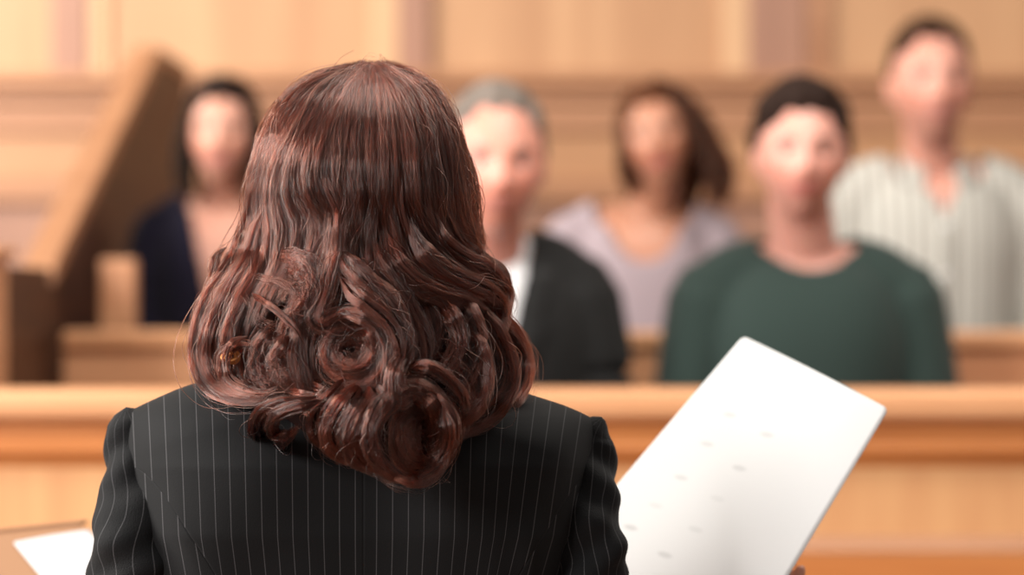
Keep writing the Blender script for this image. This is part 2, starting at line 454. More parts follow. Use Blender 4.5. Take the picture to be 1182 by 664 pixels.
def top_garment(name, mat, e, keep, voxel=0.007, thick=0.003, neck=False):
    def fn(root, torso, W, Mh, k):
        acc = Acc(); torso(acc, e, neck=neck)
        me = fuse(acc, name, voxel, 5)
        cut(me, lambda V: keep(V, W, k))
        o = link(name, me, mat, root)
        s = o.modifiers.new('thick', 'SOLIDIFY'); s.thickness = thick; s.offset = 1
        return o
    return fn

def local(V, W, k):
    o = W(0, 0, 0); return (V[:, 0]-o[0])/k, (V[:, 1]-o[1])/k, (V[:, 2]-o[2])/k/1.07

def head_shell(name, mat, root, Mh, s, thick_fn, nscale=40, namp=0.004):
    """short hair as a closed shell that leaves the scalp where thick_fn > 0"""
    V, Fc = ICO5; W = head_shape(V, False)
    th = thick_fn(W[:, 0], W[:, 1], W[:, 2])
    nz = np.array([noise.noise(Vector(w) * nscale) + .5*noise.noise(Vector(w) * nscale * 2.5) for w in W])
    W = W + V * (th + np.where(th > 0.001, nz * namp, 0))[:, None]
    W = W * s
    me = mesh_np(name, W @ np.array(Mh.to_3x3()).T + np.array(Mh.translation), Fc)
    return link(name, me, mat, root)

def sm(a, b, x): t = np.clip((x - a) / (b - a), 0, 1); return t*t*(3 - 2*t)

def short_hair(top=0.02, side=0.008, line=0.078, back=-0.06):
    def f(x, y, z):
        hl = np.where(y < -0.02, line + 0.004*np.sin(x*190) - 0.036 * sm(0.028, 0.066, np.abs(x)), np.interp(y, [-0.02, 0.0, 0.03, 0.09], [line - 0.02, 0.012, -0.02, back]))
        m = sm(-0.006, 0.012, z - hl)
        m = np.where(y < -0.02, sm(-0.006, 0.03, z - hl)**.8, m)
        return -0.012 + m * (0.012 + side + (top - side) * sm(0.03, 0.1, z))
    return f

def strand_mat(name, col, rough=0.45):
    m = plain(name, col, 0.7, 0.08, bump=0.6, bscale=90)
    return m
M['blackhair'] = strand_mat('black_brown_hair', (0.022, 0.012, 0.009))
M['brownhair'] = strand_mat('dark_brown_hair', (0.035, 0.016, 0.009))
M['greyhair'] = strand_mat('grey_hair', (0.17, 0.14, 0.12))
M['curlhair'] = strand_mat('curly_brown_hair', (0.055, 0.018, 0.008))
M['auburncap'] = strand_mat('auburn_brown_hair', (0.08, 0.028, 0.012))

M['navy'] = fabric('navy_knit', (0.010, 0.008, 0.022))
M['green'] = fabric('green_sweater', (0.022, 0.038, 0.033))
M['lilac'] = fabric('lilac_grey_knit', (0.31, 0.245, 0.265))
M['suit'] = fabric('black_suit_wool', (0.010, 0.010, 0.010), sheen=0.15)
M['white'] = fabric('white_shirt_cotton', (0.80, 0.80, 0.82))

# shirt with vertical woven stripes
def stripe_shirt():
    m, nt, b = new_mat('striped_shirt_cotton')
    tc = nt.nodes.new('ShaderNodeTexCoord'); sx = nt.nodes.new('ShaderNodeSeparateXYZ'); L = nt.links.new
    ml = nt.nodes.new('ShaderNodeMath'); ml.operation = 'MULTIPLY'; ml.inputs[1].default_value = 1/0.026
    fr = nt.nodes.new('ShaderNodeMath'); fr.operation = 'FRACT'
    rp = nt.nodes.new('ShaderNodeValToRGB'); rp.color_ramp.interpolation = 'LINEAR'
    e = rp.color_ramp.elements; e[0].position = 0.0; e[0].color = (0.45, 0.435, 0.395, 1); e[1].position = 1.0; e[1].color = (0.45, 0.435, 0.395, 1)
    for p, c in ((0.40, (0.45, 0.435, 0.395, 1)), (0.5, (0.23, 0.21, 0.18, 1)), (0.66, (0.25, 0.23, 0.20, 1)), (0.76, (0.45, 0.435, 0.395, 1))):
        q = e.new(p); q.color = c
    L(tc.outputs['Object'], sx.inputs[0]); L(sx.outputs['X'], ml.inputs[0]); L(ml.outputs[0], fr.inputs[0]); L(fr.outputs[0], rp.inputs['Fac'])
    L(rp.outputs['Color'], b.inputs['Base Color']); b.inputs['Roughness'].default_value = 0.85
    return m
M['stripes'] = stripe_shirt()

TAN = (0.62, 0.31, 0.21); FAIR = (0.66, 0.32, 0.25); DEEP = (0.48, 0.22, 0.13)
SEAT1, SEAT2 = 0.832, 0.985

def noback(V): return V

# --- man in the green sweater, front row
def crew(V, W, k, a=0.085, b=0.10, zc=0.604, tilt=0.3):
    x, y, z = local(V, W, k)
    neckhole = ((x/a)**2 + (y/b)**2 < 1) & (z > zc + tilt*(y - .02) + 3*x*x)
    return ~(neckhole | (z > 0.66) | (z < 0.02))
def place(px, d): return (px - 591) / F * d

r, Mh, W = juror('man in a dark green crew neck sweater with short dark hair, in the front row', place(932, 4.42), 4.42, SEAT1, 0.97,
    (925, 181), 4.36, 0.98, -0.03, 0.02, 0.02, False, FAIR, (0.50, 0.15, 0.13), (0.06, 0.03, 0.02), M['iris_brown'], 0.25, 0.174,
    top_garment('sweater', M['green'], 0.014, crew), M['trousers'])
head_shell('hair', M['blackhair'], r, Mh, 0.98, short_hair(0.028, 0.016, 0.068), 34, 0.006)

# --- man in the dark suit, front row, partly behind the woman's hair
def suit_fn(root, torso, W, Mh, k):
    acc = Acc(); torso(acc, 0.012, neck=False); me = fuse(acc, 'shirt', 0.007, 4)
    cut(me, lambda V: crew(V, W, k, 0.09, 0.10, 0.60))
    o = link('shirt', me, M['white'], root); s = o.modifiers.new('t', 'SOLIDIFY'); s.thickness = 0.002
    # collar band with two points
    ctr = W(0, 0.012, 0.598); V = []; Fc = []
    n = 40
    for i in range(n + 1):
        a = -math.pi/2 + 0.12 + (2*math.pi - 0.24) * i / n
        front = max(0, -math.sin(a))
        x, y = math.cos(a), math.sin(a)
        low = -0.018 - 0.045 * front**6
        for (rr, zz) in ((0.062, 0.028 - 0.012*front), (0.068, 0.030 - 0.012*front), (0.084, low)):
            V.append(ctr + np.array((x*rr, y*rr - 0.008*front, zz - 0.022*front)))
    for i in range(n):
        for j in range(2): q = i*3 + j; Fc.append((q, q+3, q+4, q+1))
    o = link('collar', mesh_np('collar', V, Fc), M['white'], root); s = o.modifiers.new('t', 'SOLIDIFY'); s.thickness = 0.002
    def keep(V):
        x, y, z = local(V, W, k)
        vee = (y < 0.02) & (np.abs(x) < (z - 0.30) * 0.235) & (z > 0.30)
        hole = ((x/0.078)**2 + ((y-0.01)/0.10)**2 < 1) & (z > 0.580 + .3*(y-.02))
        return ~(vee | hole | (z < 0.0) | (z > 0.66))
    acc = Acc(); torso(acc, 0.026, neck=False); me = fuse(acc, 'jacket', 0.007, 5); cut(me, keep)
    o = link('jacket', me, M['suit'], root); s = o.modifiers.new('t', 'SOLIDIFY'); s.thickness = 0.004; s.offset = 1
    # lapels
    bvh = me
    from mathutils.bvhtree import BVHTree
    bt = BVHTree.FromPolygons([v.co[:] for v in me.vertices], [p.vertices[:] for p in me.polygons])
    for sx in (-1, 1):
        V = []; Fc = []; rows = 22
        for i in range(rows):
            z = 0.31 + (0.575 - 0.31) * i / (rows - 1)
            xi = (z - 0.30) * 0.235
            wd = 0.010 + 0.060 * min(1, (z - 0.31) / 0.18) * (1 if z < 0.49 else 0.72)
            for j in range(5):
                q = W(sx * (xi + wd * j / 4), -0.30, z)
                h = bt.ray_cast(Vector(q), Vector((0, 1, 0)))
                y = h[0].y if h[0] is not None else (V[-1][1] if V else W(0, -.1, 0)[1])
                V.append((q[0], y - 0.007, q[2]))
        for i in range(rows - 1):
            for j in range(4): a = i*5 + j; Fc.append((a, a+1, a+6, a+5))
        o = link('lapel', mesh_np('lapel', V, Fc), M['suit'], root); s = o.modifiers.new('t', 'SOLIDIFY'); s.thickness = 0.003
r, Mh, W = juror('man in a black suit jacket and white shirt with short grey hair', place(562, 4.36), 4.36, SEAT1, 0.97,
    (571, 190), 4.25, 1.06, 0.12, 0.03, 0.08, False, (0.70, 0.31, 0.23), (0.56, 0.22, 0.18), (0.16, 0.11, 0.09), M['iris_blue'], 0.1, 0.150,
    suit_fn, M['trousers'], el=0.022)
head_shell('hair', M['greyhair'], r, Mh, 1.06, short_hair(0.018, 0.009, 0.080), 34, 0.004)

# --- man in the striped shirt, back row
def shirt_fn(root, torso, W, Mh, k):
    def keep(V):
        x, y, z = local(V, W, k)
        vee = (y < 0.0) & (np.abs(x) < (z - 0.51) * 0.42) & (z > 0.51)
        hole = ((x/0.10)**2 + ((y-0.01)/0.11)**2 < 1) & (z > 0.592 + .3*(y-.02))
        return ~(vee | hole | (z < 0.0) | (z > 0.66))
    acc = Acc(); torso(acc, 0.018, neck=False); me = fuse(acc, 'shirt', 0.007, 4); cut(me, keep)
    o = link('shirt', me, M['stripes'], root); s = o.modifiers.new('t', 'SOLIDIFY'); s.thickness = 0.003; s.offset = 1
    from mathutils.bvhtree import BVHTree
    bt = BVHTree.FromPolygons([v.co[:] for v in me.vertices], [p.vertices[:] for p in me.polygons])
    V = []; Fc = []
    for i in range(24):
        z = 0.05 + 0.44 * i / 23
        for x in (-0.017, 0, 0.017):
            q = W(x, -0.4, z); h = bt.ray_cast(Vector(q), Vector((0, 1, 0)))
            V.append((q[0], (h[0].y if h[0] is not None else V[-1][1]) - 0.006, q[2]))
    for i in range(23):
        for j in range(2): a = i*3 + j; Fc.append((a, a+1, a+4, a+3))
    o = link('placket', mesh_np('placket', V, Fc), M['stripes'], root); s = o.modifiers.new('t', 'SOLIDIFY'); s.thickness = 0.003
    for i in range(5):
        a = Acc(); q = V[(3 + i*5)*3 + 1]; ellipsoid(a, (q[0], q[1] - 0.003, q[2]), (0.0055, 0.002, 0.0055), n=8)
        link('button', a.mesh('button'), M['white'], root)
    for sx in (-1, 1):       # open collar leaves
        V = []; Fc = []
        ctr = W(0, 0.012, 0.590)
        n = 16
        for i in range(n + 1):
            a = math.pi/2 - sx * (math.pi - 0.42) * i / n
            fr = max(0, -math.sin(a)); x, y = math.cos(a), math.sin(a)
            for rr, zz in ((0.064, 0.040 - 0.030*fr), (0.072, 0.044 - 0.034*fr), (0.094 + 0.012*fr, -0.010 - 0.060*fr**3)):
                V.append(ctr + np.array((x*rr*k, y*rr*k, zz*k)))
        for i in range(n):
            for j in range(2): q = i*3 + j; Fc.append((q, q+3, q+4, q+1))
        o = link('collar', mesh_np('collar', V, Fc), M['stripes'], root); s = o.modifiers.new('t', 'SOLIDIFY'); s.thickness = 0.003
r, Mh, W = juror('tall man in a grey striped open collar shirt, in the back row', place(1080, 5.37), 5.37, SEAT2 + 0.03, 0.975,
    (1074, 99), 5.31, 1.08, 0.03, -0.02, 0.0, False, (0.62, 0.29, 0.215), (0.50, 0.20, 0.17), (0.05, 0.03, 0.02), M['iris_brown'], 0.35, 0.190,
    shirt_fn, M['trousers'])
head_shell('hair', M['brownhair'], r, Mh, 1.08, short_hair(0.020, 0.008, 0.078), 34, 0.004)

# --- woman in the lilac grey knit top, back row, head tilted
def scoop(V, W, k):
    x, y, z = local(V, W, k)
    hole = ((x/0.11)**2 + (y/0.12)**2 < 1) & (z > 0.575 + .2*y)
    fr = ((x/0.085)**2 + ((z - 0.60)/0.115)**2 < 1) & (y < 0.0)
    return ~(hole | fr | (z > 0.66) | (z < 0.02))
r, Mh, W = juror('woman in a lilac grey top with long curly brown hair, head tilted', place(742, 5.37), 5.37, SEAT2, 0.905,
    (760, 163), 5.30, 0.95, -0.12, -0.16, -0.06, True, (0.46, 0.205, 0.125), (0.42, 0.12, 0.10), (0.05, 0.02, 0.01), M['iris_brown'], 0, 0.164,
    top_garment('top', M['lilac'], 0.012, scoop), M['trousers'])
def wavy_hair(root, Mh, s, mat, cmat, paths, seed=0, cap=(0.02, 0.016, 0.066), curl=0.006):
    h = Hair()
    for (pts, w) in paths:
        pts = np.array(pts, float); c = catmull(pts, 30)
        t = np.linspace(0, 1, 30); ph = RNG.uniform(0, 6.28)
        c[:, 0] += curl * np.sin(9*t + ph) * t; c[:, 1] += curl * np.cos(9*t + ph) * t
        Wc = (c * s) @ np.array(Mh.to_3x3()).T + np.array(Mh.translation)
        N = (c - np.array((0, 0.0, 0))) * (1, 1, 0.3); N /= np.linalg.norm(N, axis=1)[:, None]
        N = N @ np.array(Mh.to_3x3()).T
        h.lock(Wc, w*s, w*s*0.7, 90, N, K=30, clumps=6, frizz=0.08, wave=0.25, r0=0.0005, tube=0.85)
    core = h.build(root, mat, cmat)
    return core
M['curl_strands'] = hair_mat('curly_brown_strands', (0.045, 0.014, 0.006), 0.6, ior=1.3)
M['black_strands'] = hair_mat('black_brown_strands', (0.010, 0.005, 0.003), 0.6, ior=1.25)
cap = lambda x, y, z: np.where((y > -0.045) | (z > 0.055), 0.012, -0.01) * 1.0
head_shell('hair_crown', M['auburncap'], r, Mh, 0.95, short_hair(0.018, 0.014, 0.066, -0.09), 30, 0.004)
paths = []
for i in range(26):      # camera-right side: thick curls falling to the shoulder
    a = -0.75 + 2.3 * i / 25 + random.uniform(-.06, .06)
    cx, cy = math.cos(a), math.sin(a); lo = random.uniform(-0.17, -0.13)
    q = random.uniform(0, .012)
    paths.append(([(0.01, -0.06 + 0.08*(i/25), 0.122), (cx*.055, cy*.07, .10), (cx*.095+q, cy*.10, .035), (cx*.115+q, cy*.105, -.03), (cx*.130+q, cy*.11, -.09), (cx*.115+q, cy*.10, lo)], 0.018))
for i in range(16):      # camera-left side, shorter and tucked behind
    a = math.pi + 0.55 - 2.0 * i / 15
    cx, cy = math.cos(a), math.sin(a); q = random.uniform(0, .006)
    paths.append(([(0.0, -0.05 + 0.08*(i/15), 0.122), (cx*.05, cy*.06, .105), (cx*.078+0, cy*.09, .04), (cx*(.082+q), cy*.095, -.04), (cx*(.075+q), cy*.08+.01, -.11)], 0.010))
wavy_hair(r, Mh, 0.95, M['curlhair'], M['curl_strands'], paths, curl=0.010)

# --- woman in the navy top, back row beside the sloping side panel
def vneck(V, W, k):
    x, y, z = local(V, W, k)
    hole = ((x/0.075)**2 + (y/0.11)**2 < 1) & (z > 0.585 + .25*y)
    vee = (y < 0.01) & (np.abs(x) < (z - 0.33) * 0.24) & (z > 0.36)
    return ~(hole | vee | (z > 0.66) | (z < 0.02))
r, Mh, W = juror('woman in a navy V-neck top with dark shoulder length hair, beside the sloping side panel', place(256, 5.37), 5.37, SEAT2, 0.93,
    (256, 157), 5.30, 0.95, 0.03, 0.03, 0.0, True, (0.64, 0.31, 0.22), (0.54, 0.19, 0.17), (0.03, 0.02, 0.015), M['iris_brown'], 0, 0.142,
    top_garment('top', M['navy'], 0.010, vneck), M['trousers'], el=0.008)
head_shell('hair_crown', M['blackhair'], r, Mh, 0.95, short_hair(0.018, 0.014, 0.066, -0.09), 30, 0.003)
paths = []
for i in range(34):
    a = -0.62 + (math.pi + 1.24) * i / 33
    cx, cy = math.cos(a), math.sin(a); q = random.uniform(0, .008); lo = -0.14 if cx < 0 else -0.12
    paths.append(([(0.012, -0.06 + 0.05*math.sin(max(0, a)), 0.120), (cx*.052, cy*.06, .105), (cx*.082+0, cy*.098, .03), (cx*(.092+q), cy*.10, -.05), (cx*(.088+q), cy*.09, -.10), (cx*.076, cy*.08, lo)], 0.012))
wavy_hair(r, Mh, 0.95, M['blackhair'], M['black_strands'], paths, curl=0.004)

# ------------------------------------------------------------------ jury box, pews, wall, floor
def zz(py, d): return CZ - (py - 332) / F * d
fl = boxes('floor', [(-6, 6, -3, 7.3, -0.1, 0)], M['carpet'], bevel=0); fl['kind'] = 'structure'
fl = boxes('floor_tier', [(-0.82, 3.2, 3.885, 4.72, 0, 0.40)], M['carpet'], bevel=0); fl['kind'] = 'structure'
fl = boxes('floor_tier', [(-0.82, 3.2, 4.72, 6.7, 0, 0.55)], M['carpet'], bevel=0); fl['kind'] = 'structure'

DR = 3.72; org = (0.9, DR, 0.0)
jb = empty('jury_box', org, 'oak front rail and panelling of the jury box with a broad pale cap', 'jury box')
x0, x1 = -1.6, 3.2
zt = zz(452, DR)
cap_h = 34 / F * DR
prof = [(DR+.14, zt), (DR+.01, zt), (DR+.003, zt-.003), (DR, zt-.010), (DR, zt-cap_h+.010), (DR+.004, zt-cap_h+.003), (DR+.012, zt-cap_h), (DR+.14, zt-cap_h)]
profile_bar('cap_rail', prof, x0, x1, M['cap'], jb, org)
z1, z2 = zt - cap_h, zz(512, DR); z3 = zz(530, DR); z4 = zz(541, DR)
y = DR + .022
profile_bar('top_rail', [(y, z1), (y, z2), (y+.10, z2), (y+.10, z1)], x0, x1, M['rail'], jb, org)
profile_bar('moulding', [(y, z2), (y-.004, z2-.006), (y-.004, z2-.014), (y+.004, z2-.018), (y+.010, z3), (y+.016, z4), (y+.10, z4), (y+.10, z2)], x0, x1, M['rail'], jb, org)
zb1, zb2 = zz(622, DR), zz(641, DR)
boxes('panel', [(x0+.1, x1-.1, y+.016, y+.08, zb1, z4)], M['panel'], jb, org, 0)
profile_bar('lower_moulding', [(y+.016, zb1), (y+.008, zb1-.012), (y, zb2+.004), (y, zb2), (y+.10, zb2), (y+.10, zb1)], x0, x1, M['wallrail'], jb, org)
boxes('lower_panel', [(x0, x1, y, y+.10, 0.0, zb2)], M['rail'], jb, org, 0.002)

# low side panel: flat towards the rail, then raked up over the tiers
org = (-0.86, 4.9, 0.0)
sp = empty('side_panel', org, 'raked side panel of the jury box, coloured dark for shade, with a pale sloping cap', 'partition')
def yz_prism(name, outline, xa, xb, mat, parent, org, bevel=0.003):
    n = len(outline); V = [(xa-org[0], y-org[1], z-org[2]) for y, z in outline] + [(xb-org[0], y-org[1], z-org[2]) for y, z in outline]
    Fc = [tuple(range(n)), tuple(range(2*n-1, n-1, -1))] + [(i, n+i, n+(i+1) % n, (i+1) % n) for i in range(n)]
    me = mesh_np(name, V, Fc, False); bm = bmesh.new(); bm.from_mesh(me); bmesh.ops.recalc_face_normals(bm, faces=bm.faces); bm.to_mesh(me); bm.free()
    o = link(name, me, mat, parent); b = o.modifiers.new('bevel', 'BEVEL'); b.width = bevel; b.segments = 2; return o
ya, za = 4.66, 1.405; yb, zb = 6.05, 1.925; yc = 6.62
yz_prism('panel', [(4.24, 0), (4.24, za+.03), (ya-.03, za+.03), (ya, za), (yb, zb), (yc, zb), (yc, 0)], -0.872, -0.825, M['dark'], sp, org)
t = .035
yz_prism('cap', [(ya-.03, za), (ya-.01, za+t), (yb-.01, zb+t), (yc, zb+t), (yc, zb), (yb, zb), (ya, za)], -0.878, -0.818, M['wallrail'], sp, org)
boxes('post', [(-0.95, -0.822, 4.09, 4.235, 0, zz(296, 4.09))], M['pew'], sp, org, 0.006)
boxes('post_cap', [(-0.965, -0.808, 4.075, 4.25, zz(296, 4.09), zz(284, 4.09))], M['cap'], sp, org, 0.006)

def pew(yb_, top, seat, xa, xb, label, tierz, backmat):
    org = ((xa+xb)/2, yb_, tierz)
    p = empty('pew', org, label, 'pew')
    boxes('backrest', [(xa, xb, yb_, yb_+.045, tierz, top-.03)], backmat, p, org, 0.003)
    boxes('top_rail', [(xa, xb, yb_-.012, yb_+.06, top-.03, top)], M['cap'], p, org, 0.006)
    boxes('seat', [(xa, xb, yb_-.42, yb_-.001, seat-.045, seat-0.002)], M['pew'], p, org, 0.006)
    if tierz > .5: boxes('end_post', [(-0.768, -0.705, 4.84, 4.90, tierz, 1.453)], M['pew'], p, org, 0.004)
    n = 5
    for i in range(n):
        x = xa + .03 + (xb - xa - .10) * i / (n-1)
        boxes('support', [(x, x+.04, yb_-.38, yb_-.002, tierz, seat-.045)], M['pew'], p, org, 0.003)
pew(4.63, zz(382, 4.63), SEAT1, -0.80, 3.1, 'front oak pew whose backrest shows behind the man in green', 0.40, M['pew'])
pew(5.58, 1.465, SEAT2, -0.80, 3.1, 'rear oak pew behind the back row of jurors', 0.55, M['pew'])

# back wall: wainscot with mouldings, pilasters and panels
DW = 7.2
def WX(px): return (px - 591) / F * DW
def wz(py): return zz(py, DW)
def st(name, bl, mat, bevel=0.004):
    o = boxes(name, bl, mat, bevel=bevel); o['kind'] = 'structure'; return o
st('wall_back', [(-5, 5, DW+.06, DW+.2, 0, 3.6)], M['wallpanel'], 0)
st('trim_1', [(-5, 5, DW-.05, DW+.06, wz(100), wz(84))], M['wallrail'], 0.012)
st('trim_2', [(-5, 5, DW-.015, DW+.06, wz(118), wz(100))], M['wallrail'], 0.004)
st('trim_3', [(-5, 5, DW+.01, DW+.06, wz(152), wz(118))], M['wallrail'], 0.004)
st('trim_15', [(-5, 5, DW+.03, DW+.06, wz(207), wz(152))], M['wallmid'], 0.003)
st('trim_4', [(-5, 5, DW-.01, DW+.06, wz(235), wz(207))], M['wallrail'], 0.008)
st('trim_5', [(-5, 5, DW+.02, DW+.06, 0.0, wz(235))], M['wallstile'], 0.004)
# pilasters: (left, right, material)
def pil(n, a, b, mat, out=0.03): st('trim_%d' % n, [(WX(a), WX(b), DW+.06-out, DW+.06, wz(84), 3.6)], mat, 0.004)
pil(6, 55, 100, M['wallstile']); pil(7, 100, 122, M['wallbead'], .02)
pil(8, 427, 459, M['wallbead'], .02); pil(9, 459, 496, M['wallstile'])
pil(10, 836, 866, M['wallbead'], .02); pil(11, 866, 932, M['wallstile']); pil(12, 932, 962, M['wallrail'], .02)
pil(13, 1290, 1320, M['wallbead'], .02); pil(14, 1320, 1380, M['wallstile'])

# ------------------------------------------------------------------ the woman in the pinstripe jacket, seen from behind
D0 = 2.14
hy = [60, 73, 80, 100, 120, 136, 160, 190, 220, 260, 290, 320, 350, 390, 430, 460, 500, 560, 600]
hL = [424, 415, 374, 345, 322, 311, 297, 290, 287, 287, 280, 256, 238, 225, 226, 245, 290, 430, 460]
hR = [428, 440, 472, 506, 519, 526, 535, 541, 546, 548, 553, 578, 586, 600, 610, 602, 560, 500, 480]
hD = [-.02, .02, .035, .062, .082, .094, .106, .114, .115, .110, .108, .112, .118, .124, .128, .132, .134, .130, .12]
def hsurf(px, py):
    L = np.interp(py, hy, hL); R = np.interp(py, hy, hR); D = np.interp(py, hy, hD)
    q = np.clip(np.abs(px - (L + R)/2) / ((R - L)/2), 0, 1)
    return D * np.sqrt(1 - q**2.6 * 0.97) 
def HP(px, py, lift=0.0):
    return np.array(P(px, py, D0 - float(hsurf(px, py)) - lift))
def hpath(pts, lift=0.0, lifts=None, sub=4):
    """image-plane outline of a lock laid on the hair surface"""
    c = catmull([(a, b) for a, b in pts], len(pts)*sub)
    l = np.interp(np.linspace(0, 1, len(c)), np.linspace(0, 1, len(lifts)), lifts) if lifts is not None else np.full(len(c), lift)
    return np.array([HP(a, b, q) for (a, b), q in zip(c, l)])
PXM = D0 / F      # metres per pixel at the woman

wroot = empty('person', (P(420, 0, D0).x, D0, 0), 'woman with long wavy auburn hair and black pinstripe jacket, standing with her back to us', 'person'); WORLD.add(wroot.name)

# body: head turned to the jury, arms bent forward, hands closing on the papers
hc = P(420, 236, D0 + .004)
Mh = Matrix.Translation(hc) @ Matrix.Rotation(math.pi, 4, 'Z')
cx = P(420, 0, D0).x
acc = Acc(); add_head(acc, Mh, True, 0.86)
limb(acc, [(cx, D0-.02, CZ-.10), (cx, D0-.01, CZ-.02), (cx, D0-.0, CZ+.03)], [.058, .050, .050])
zs = CZ - .09
ell_stack(acc, [(cx, D0+.01, z, rx, ry) for z, rx, ry in ((.82, .155, .10), (.90, .165, .105), (1.0, .135, .09), (1.10, .135, .09), (1.20, .150, .085), (1.27, .135, .07), (1.31, .08, .045))])
EL = {-1: P(150, 930, 2.10), 1: P(696, 930, 2.10)}
SH = {-1: P(166, 522, D0+.004), 1: P(672, 530, D0+.004)}
WR = {-1: P(30, 800, 2.36), 1: P(842, 800, 2.33)}
for sx in (-1, 1):
    limb(acc, [(cx + sx*.06, D0, zs-.02), (cx + sx*.13, D0+.004, zs-.045), SH[sx]], [.030, .026, .022])
    limb(acc, [SH[sx], SH[sx]*.7 + EL[sx]*.3, (SH[sx] + EL[sx])/2, EL[sx]], [.022, .027, .030, .028])
    limb(acc, [EL[sx], (EL[sx]*.5 + WR[sx]*.5), WR[sx]], [.028, .027, .022])
    limb(acc, [(cx + sx*.075, D0+.01, .86), (cx + sx*.085, D0, .46), (cx + sx*.08, D0+.03, .10)], [.085, .055, .036])
    limb(acc, [(cx + sx*.08, D0+.02, .06), (cx + sx*.085, D0+.09, .045), (cx + sx*.09, D0+.17, .035)], [.034, .034, .026])

# sheet of paper: corners found in the room, slightly bowed
TL, TR = P(858, 388, 2.36), P(1026, 472, 2.235)
eR = (P(910, 665, 2.215) - TR); eL = (P(720, 551, 2.345) - TL)
TRv, TLv = Vector(TR), Vector(TL)
BR = TRv + eR * (0.285 / eR.length); BL = TLv + eL * (0.285 / eL.length)
nrm = (TLv - TRv).cross(eR).normalized()
if nrm.y > 0: nrm = -nrm                     # towards the camera
def paper_pt(u, v, off=0.0):
    a = TLv.lerp(TRv, u); b = BL.lerp(BR, u)
    return a.lerp(b, v) + nrm * (off + 0.006 * math.sin(math.pi * u) )
def paper_mat():
    m, nt, b = new_mat('printed_paper'); L = nt.links.new
    uv = nt.nodes.new('ShaderNodeUVMap'); uv.uv_map = 'UVMap'
    prev = None
    for (u, v, a) in PAPER_MARKS:
        mp = nt.nodes.new('ShaderNodeMapping'); mp.vector_type = 'TEXTURE'
        mp.inputs['Location'].default_value = (u, v, 0); mp.inputs['Scale'].default_value = (.050, .013, 1); mp.inputs['Rotation'].default_value = (0, 0, -0.15)
        ln = nt.nodes.new('ShaderNodeVectorMath'); ln.operation = 'LENGTH'
        mr = nt.nodes.new('ShaderNodeMapRange'); mr.inputs['From Min'].default_value = 0.4; mr.inputs['From Max'].default_value = 1.0
        mr.inputs['To Min'].default_value = a; mr.inputs['To Max'].default_value = 0; mr.interpolation_type = 'SMOOTHSTEP'
        L(uv.outputs[0], mp.inputs[0]); L(mp.outputs[0], ln.inputs[0]); L(ln.outputs['Value'], mr.inputs['Value'])
        if prev is None: prev = mr.outputs[0]
        else:
            ad = nt.nodes.new('ShaderNodeMath'); ad.operation = 'ADD'; L(prev, ad.inputs[0]); L(mr.outputs[0], ad.inputs[1]); prev = ad.outputs[0]
    mx = nt.nodes.new('ShaderNodeMix'); mx.data_type = 'RGBA'
    mx.inputs[6].default_value = (0.70, 0.70, 0.70, 1); mx.inputs[7].default_value = (0.36, 0.36, 0.36, 1)
    L(prev, mx.inputs[0]); L(mx.outputs[2], b.inputs['Base Color']); b.inputs['Roughness'].default_value = 0.6
    return m
def px_of(p): return (591 + p.x / p.y * F, 332 - (p.z - CZ) / p.y * F)
marks_px = [(843, 478, .35), (885, 502, .35), (816, 514, .35), (854, 541, .35), (786, 551, .35), (828, 573, .15), (759, 582, .2), (802, 609, .22), (728, 611, .5), (768, 638, .4)]
PAPER_MARKS = []
for (mx_, my_, a) in marks_px:
    best = min(((abs(px_of(paper_pt(u/60, v/60))[0]-mx_) + abs(px_of(paper_pt(u/60, v/60))[1]-my_)), u/60, v/60) for u in range(61) for v in range(61))
    PAPER_MARKS.append((best[1], best[2], a))
def sheet(name, fn, nu, nv, mat, parent=None, thick=0.0004, round_=0.02):
    V = []; UV = []; Fc = []
    for i in range(nv + 1):
        for j in range(nu + 1):
            u, v = j/nu, i/nv
            cu, cv = u, v        # rounded corners
            for (a, b) in ((0, 0), (1, 0), (0, 1), (1, 1)):
                if abs(u-a) < 1e-6 and abs(v-b) < 1e-6: cu = u + (round_*.35 if a == 0 else -round_*.35); cv = v + (round_*.3 if b == 0 else -round_*.3)
            V.append(fn(cu, cv)); UV.append((cu, cv))
    for i in range(nv):
        for j in range(nu): a = i*(nu+1) + j; Fc.append((a, a+1, a+nu+2, a+nu+1))
    me = mesh_np(name, V, Fc); l = me.uv_layers.new(name='UVMap')
    for lp in me.loops: l.data[lp.index].uv = UV[lp.vertex_index]
    o = link(name, me, mat, parent); s = o.modifiers.new('t', 'SOLIDIFY'); s.thickness = thick; s.offset = 0
    return o
po = sheet('paper_sheet', paper_pt, 40, 56, paper_mat())
tag(po, 'large white sheet held up at right, faint print showing through', 'paper')

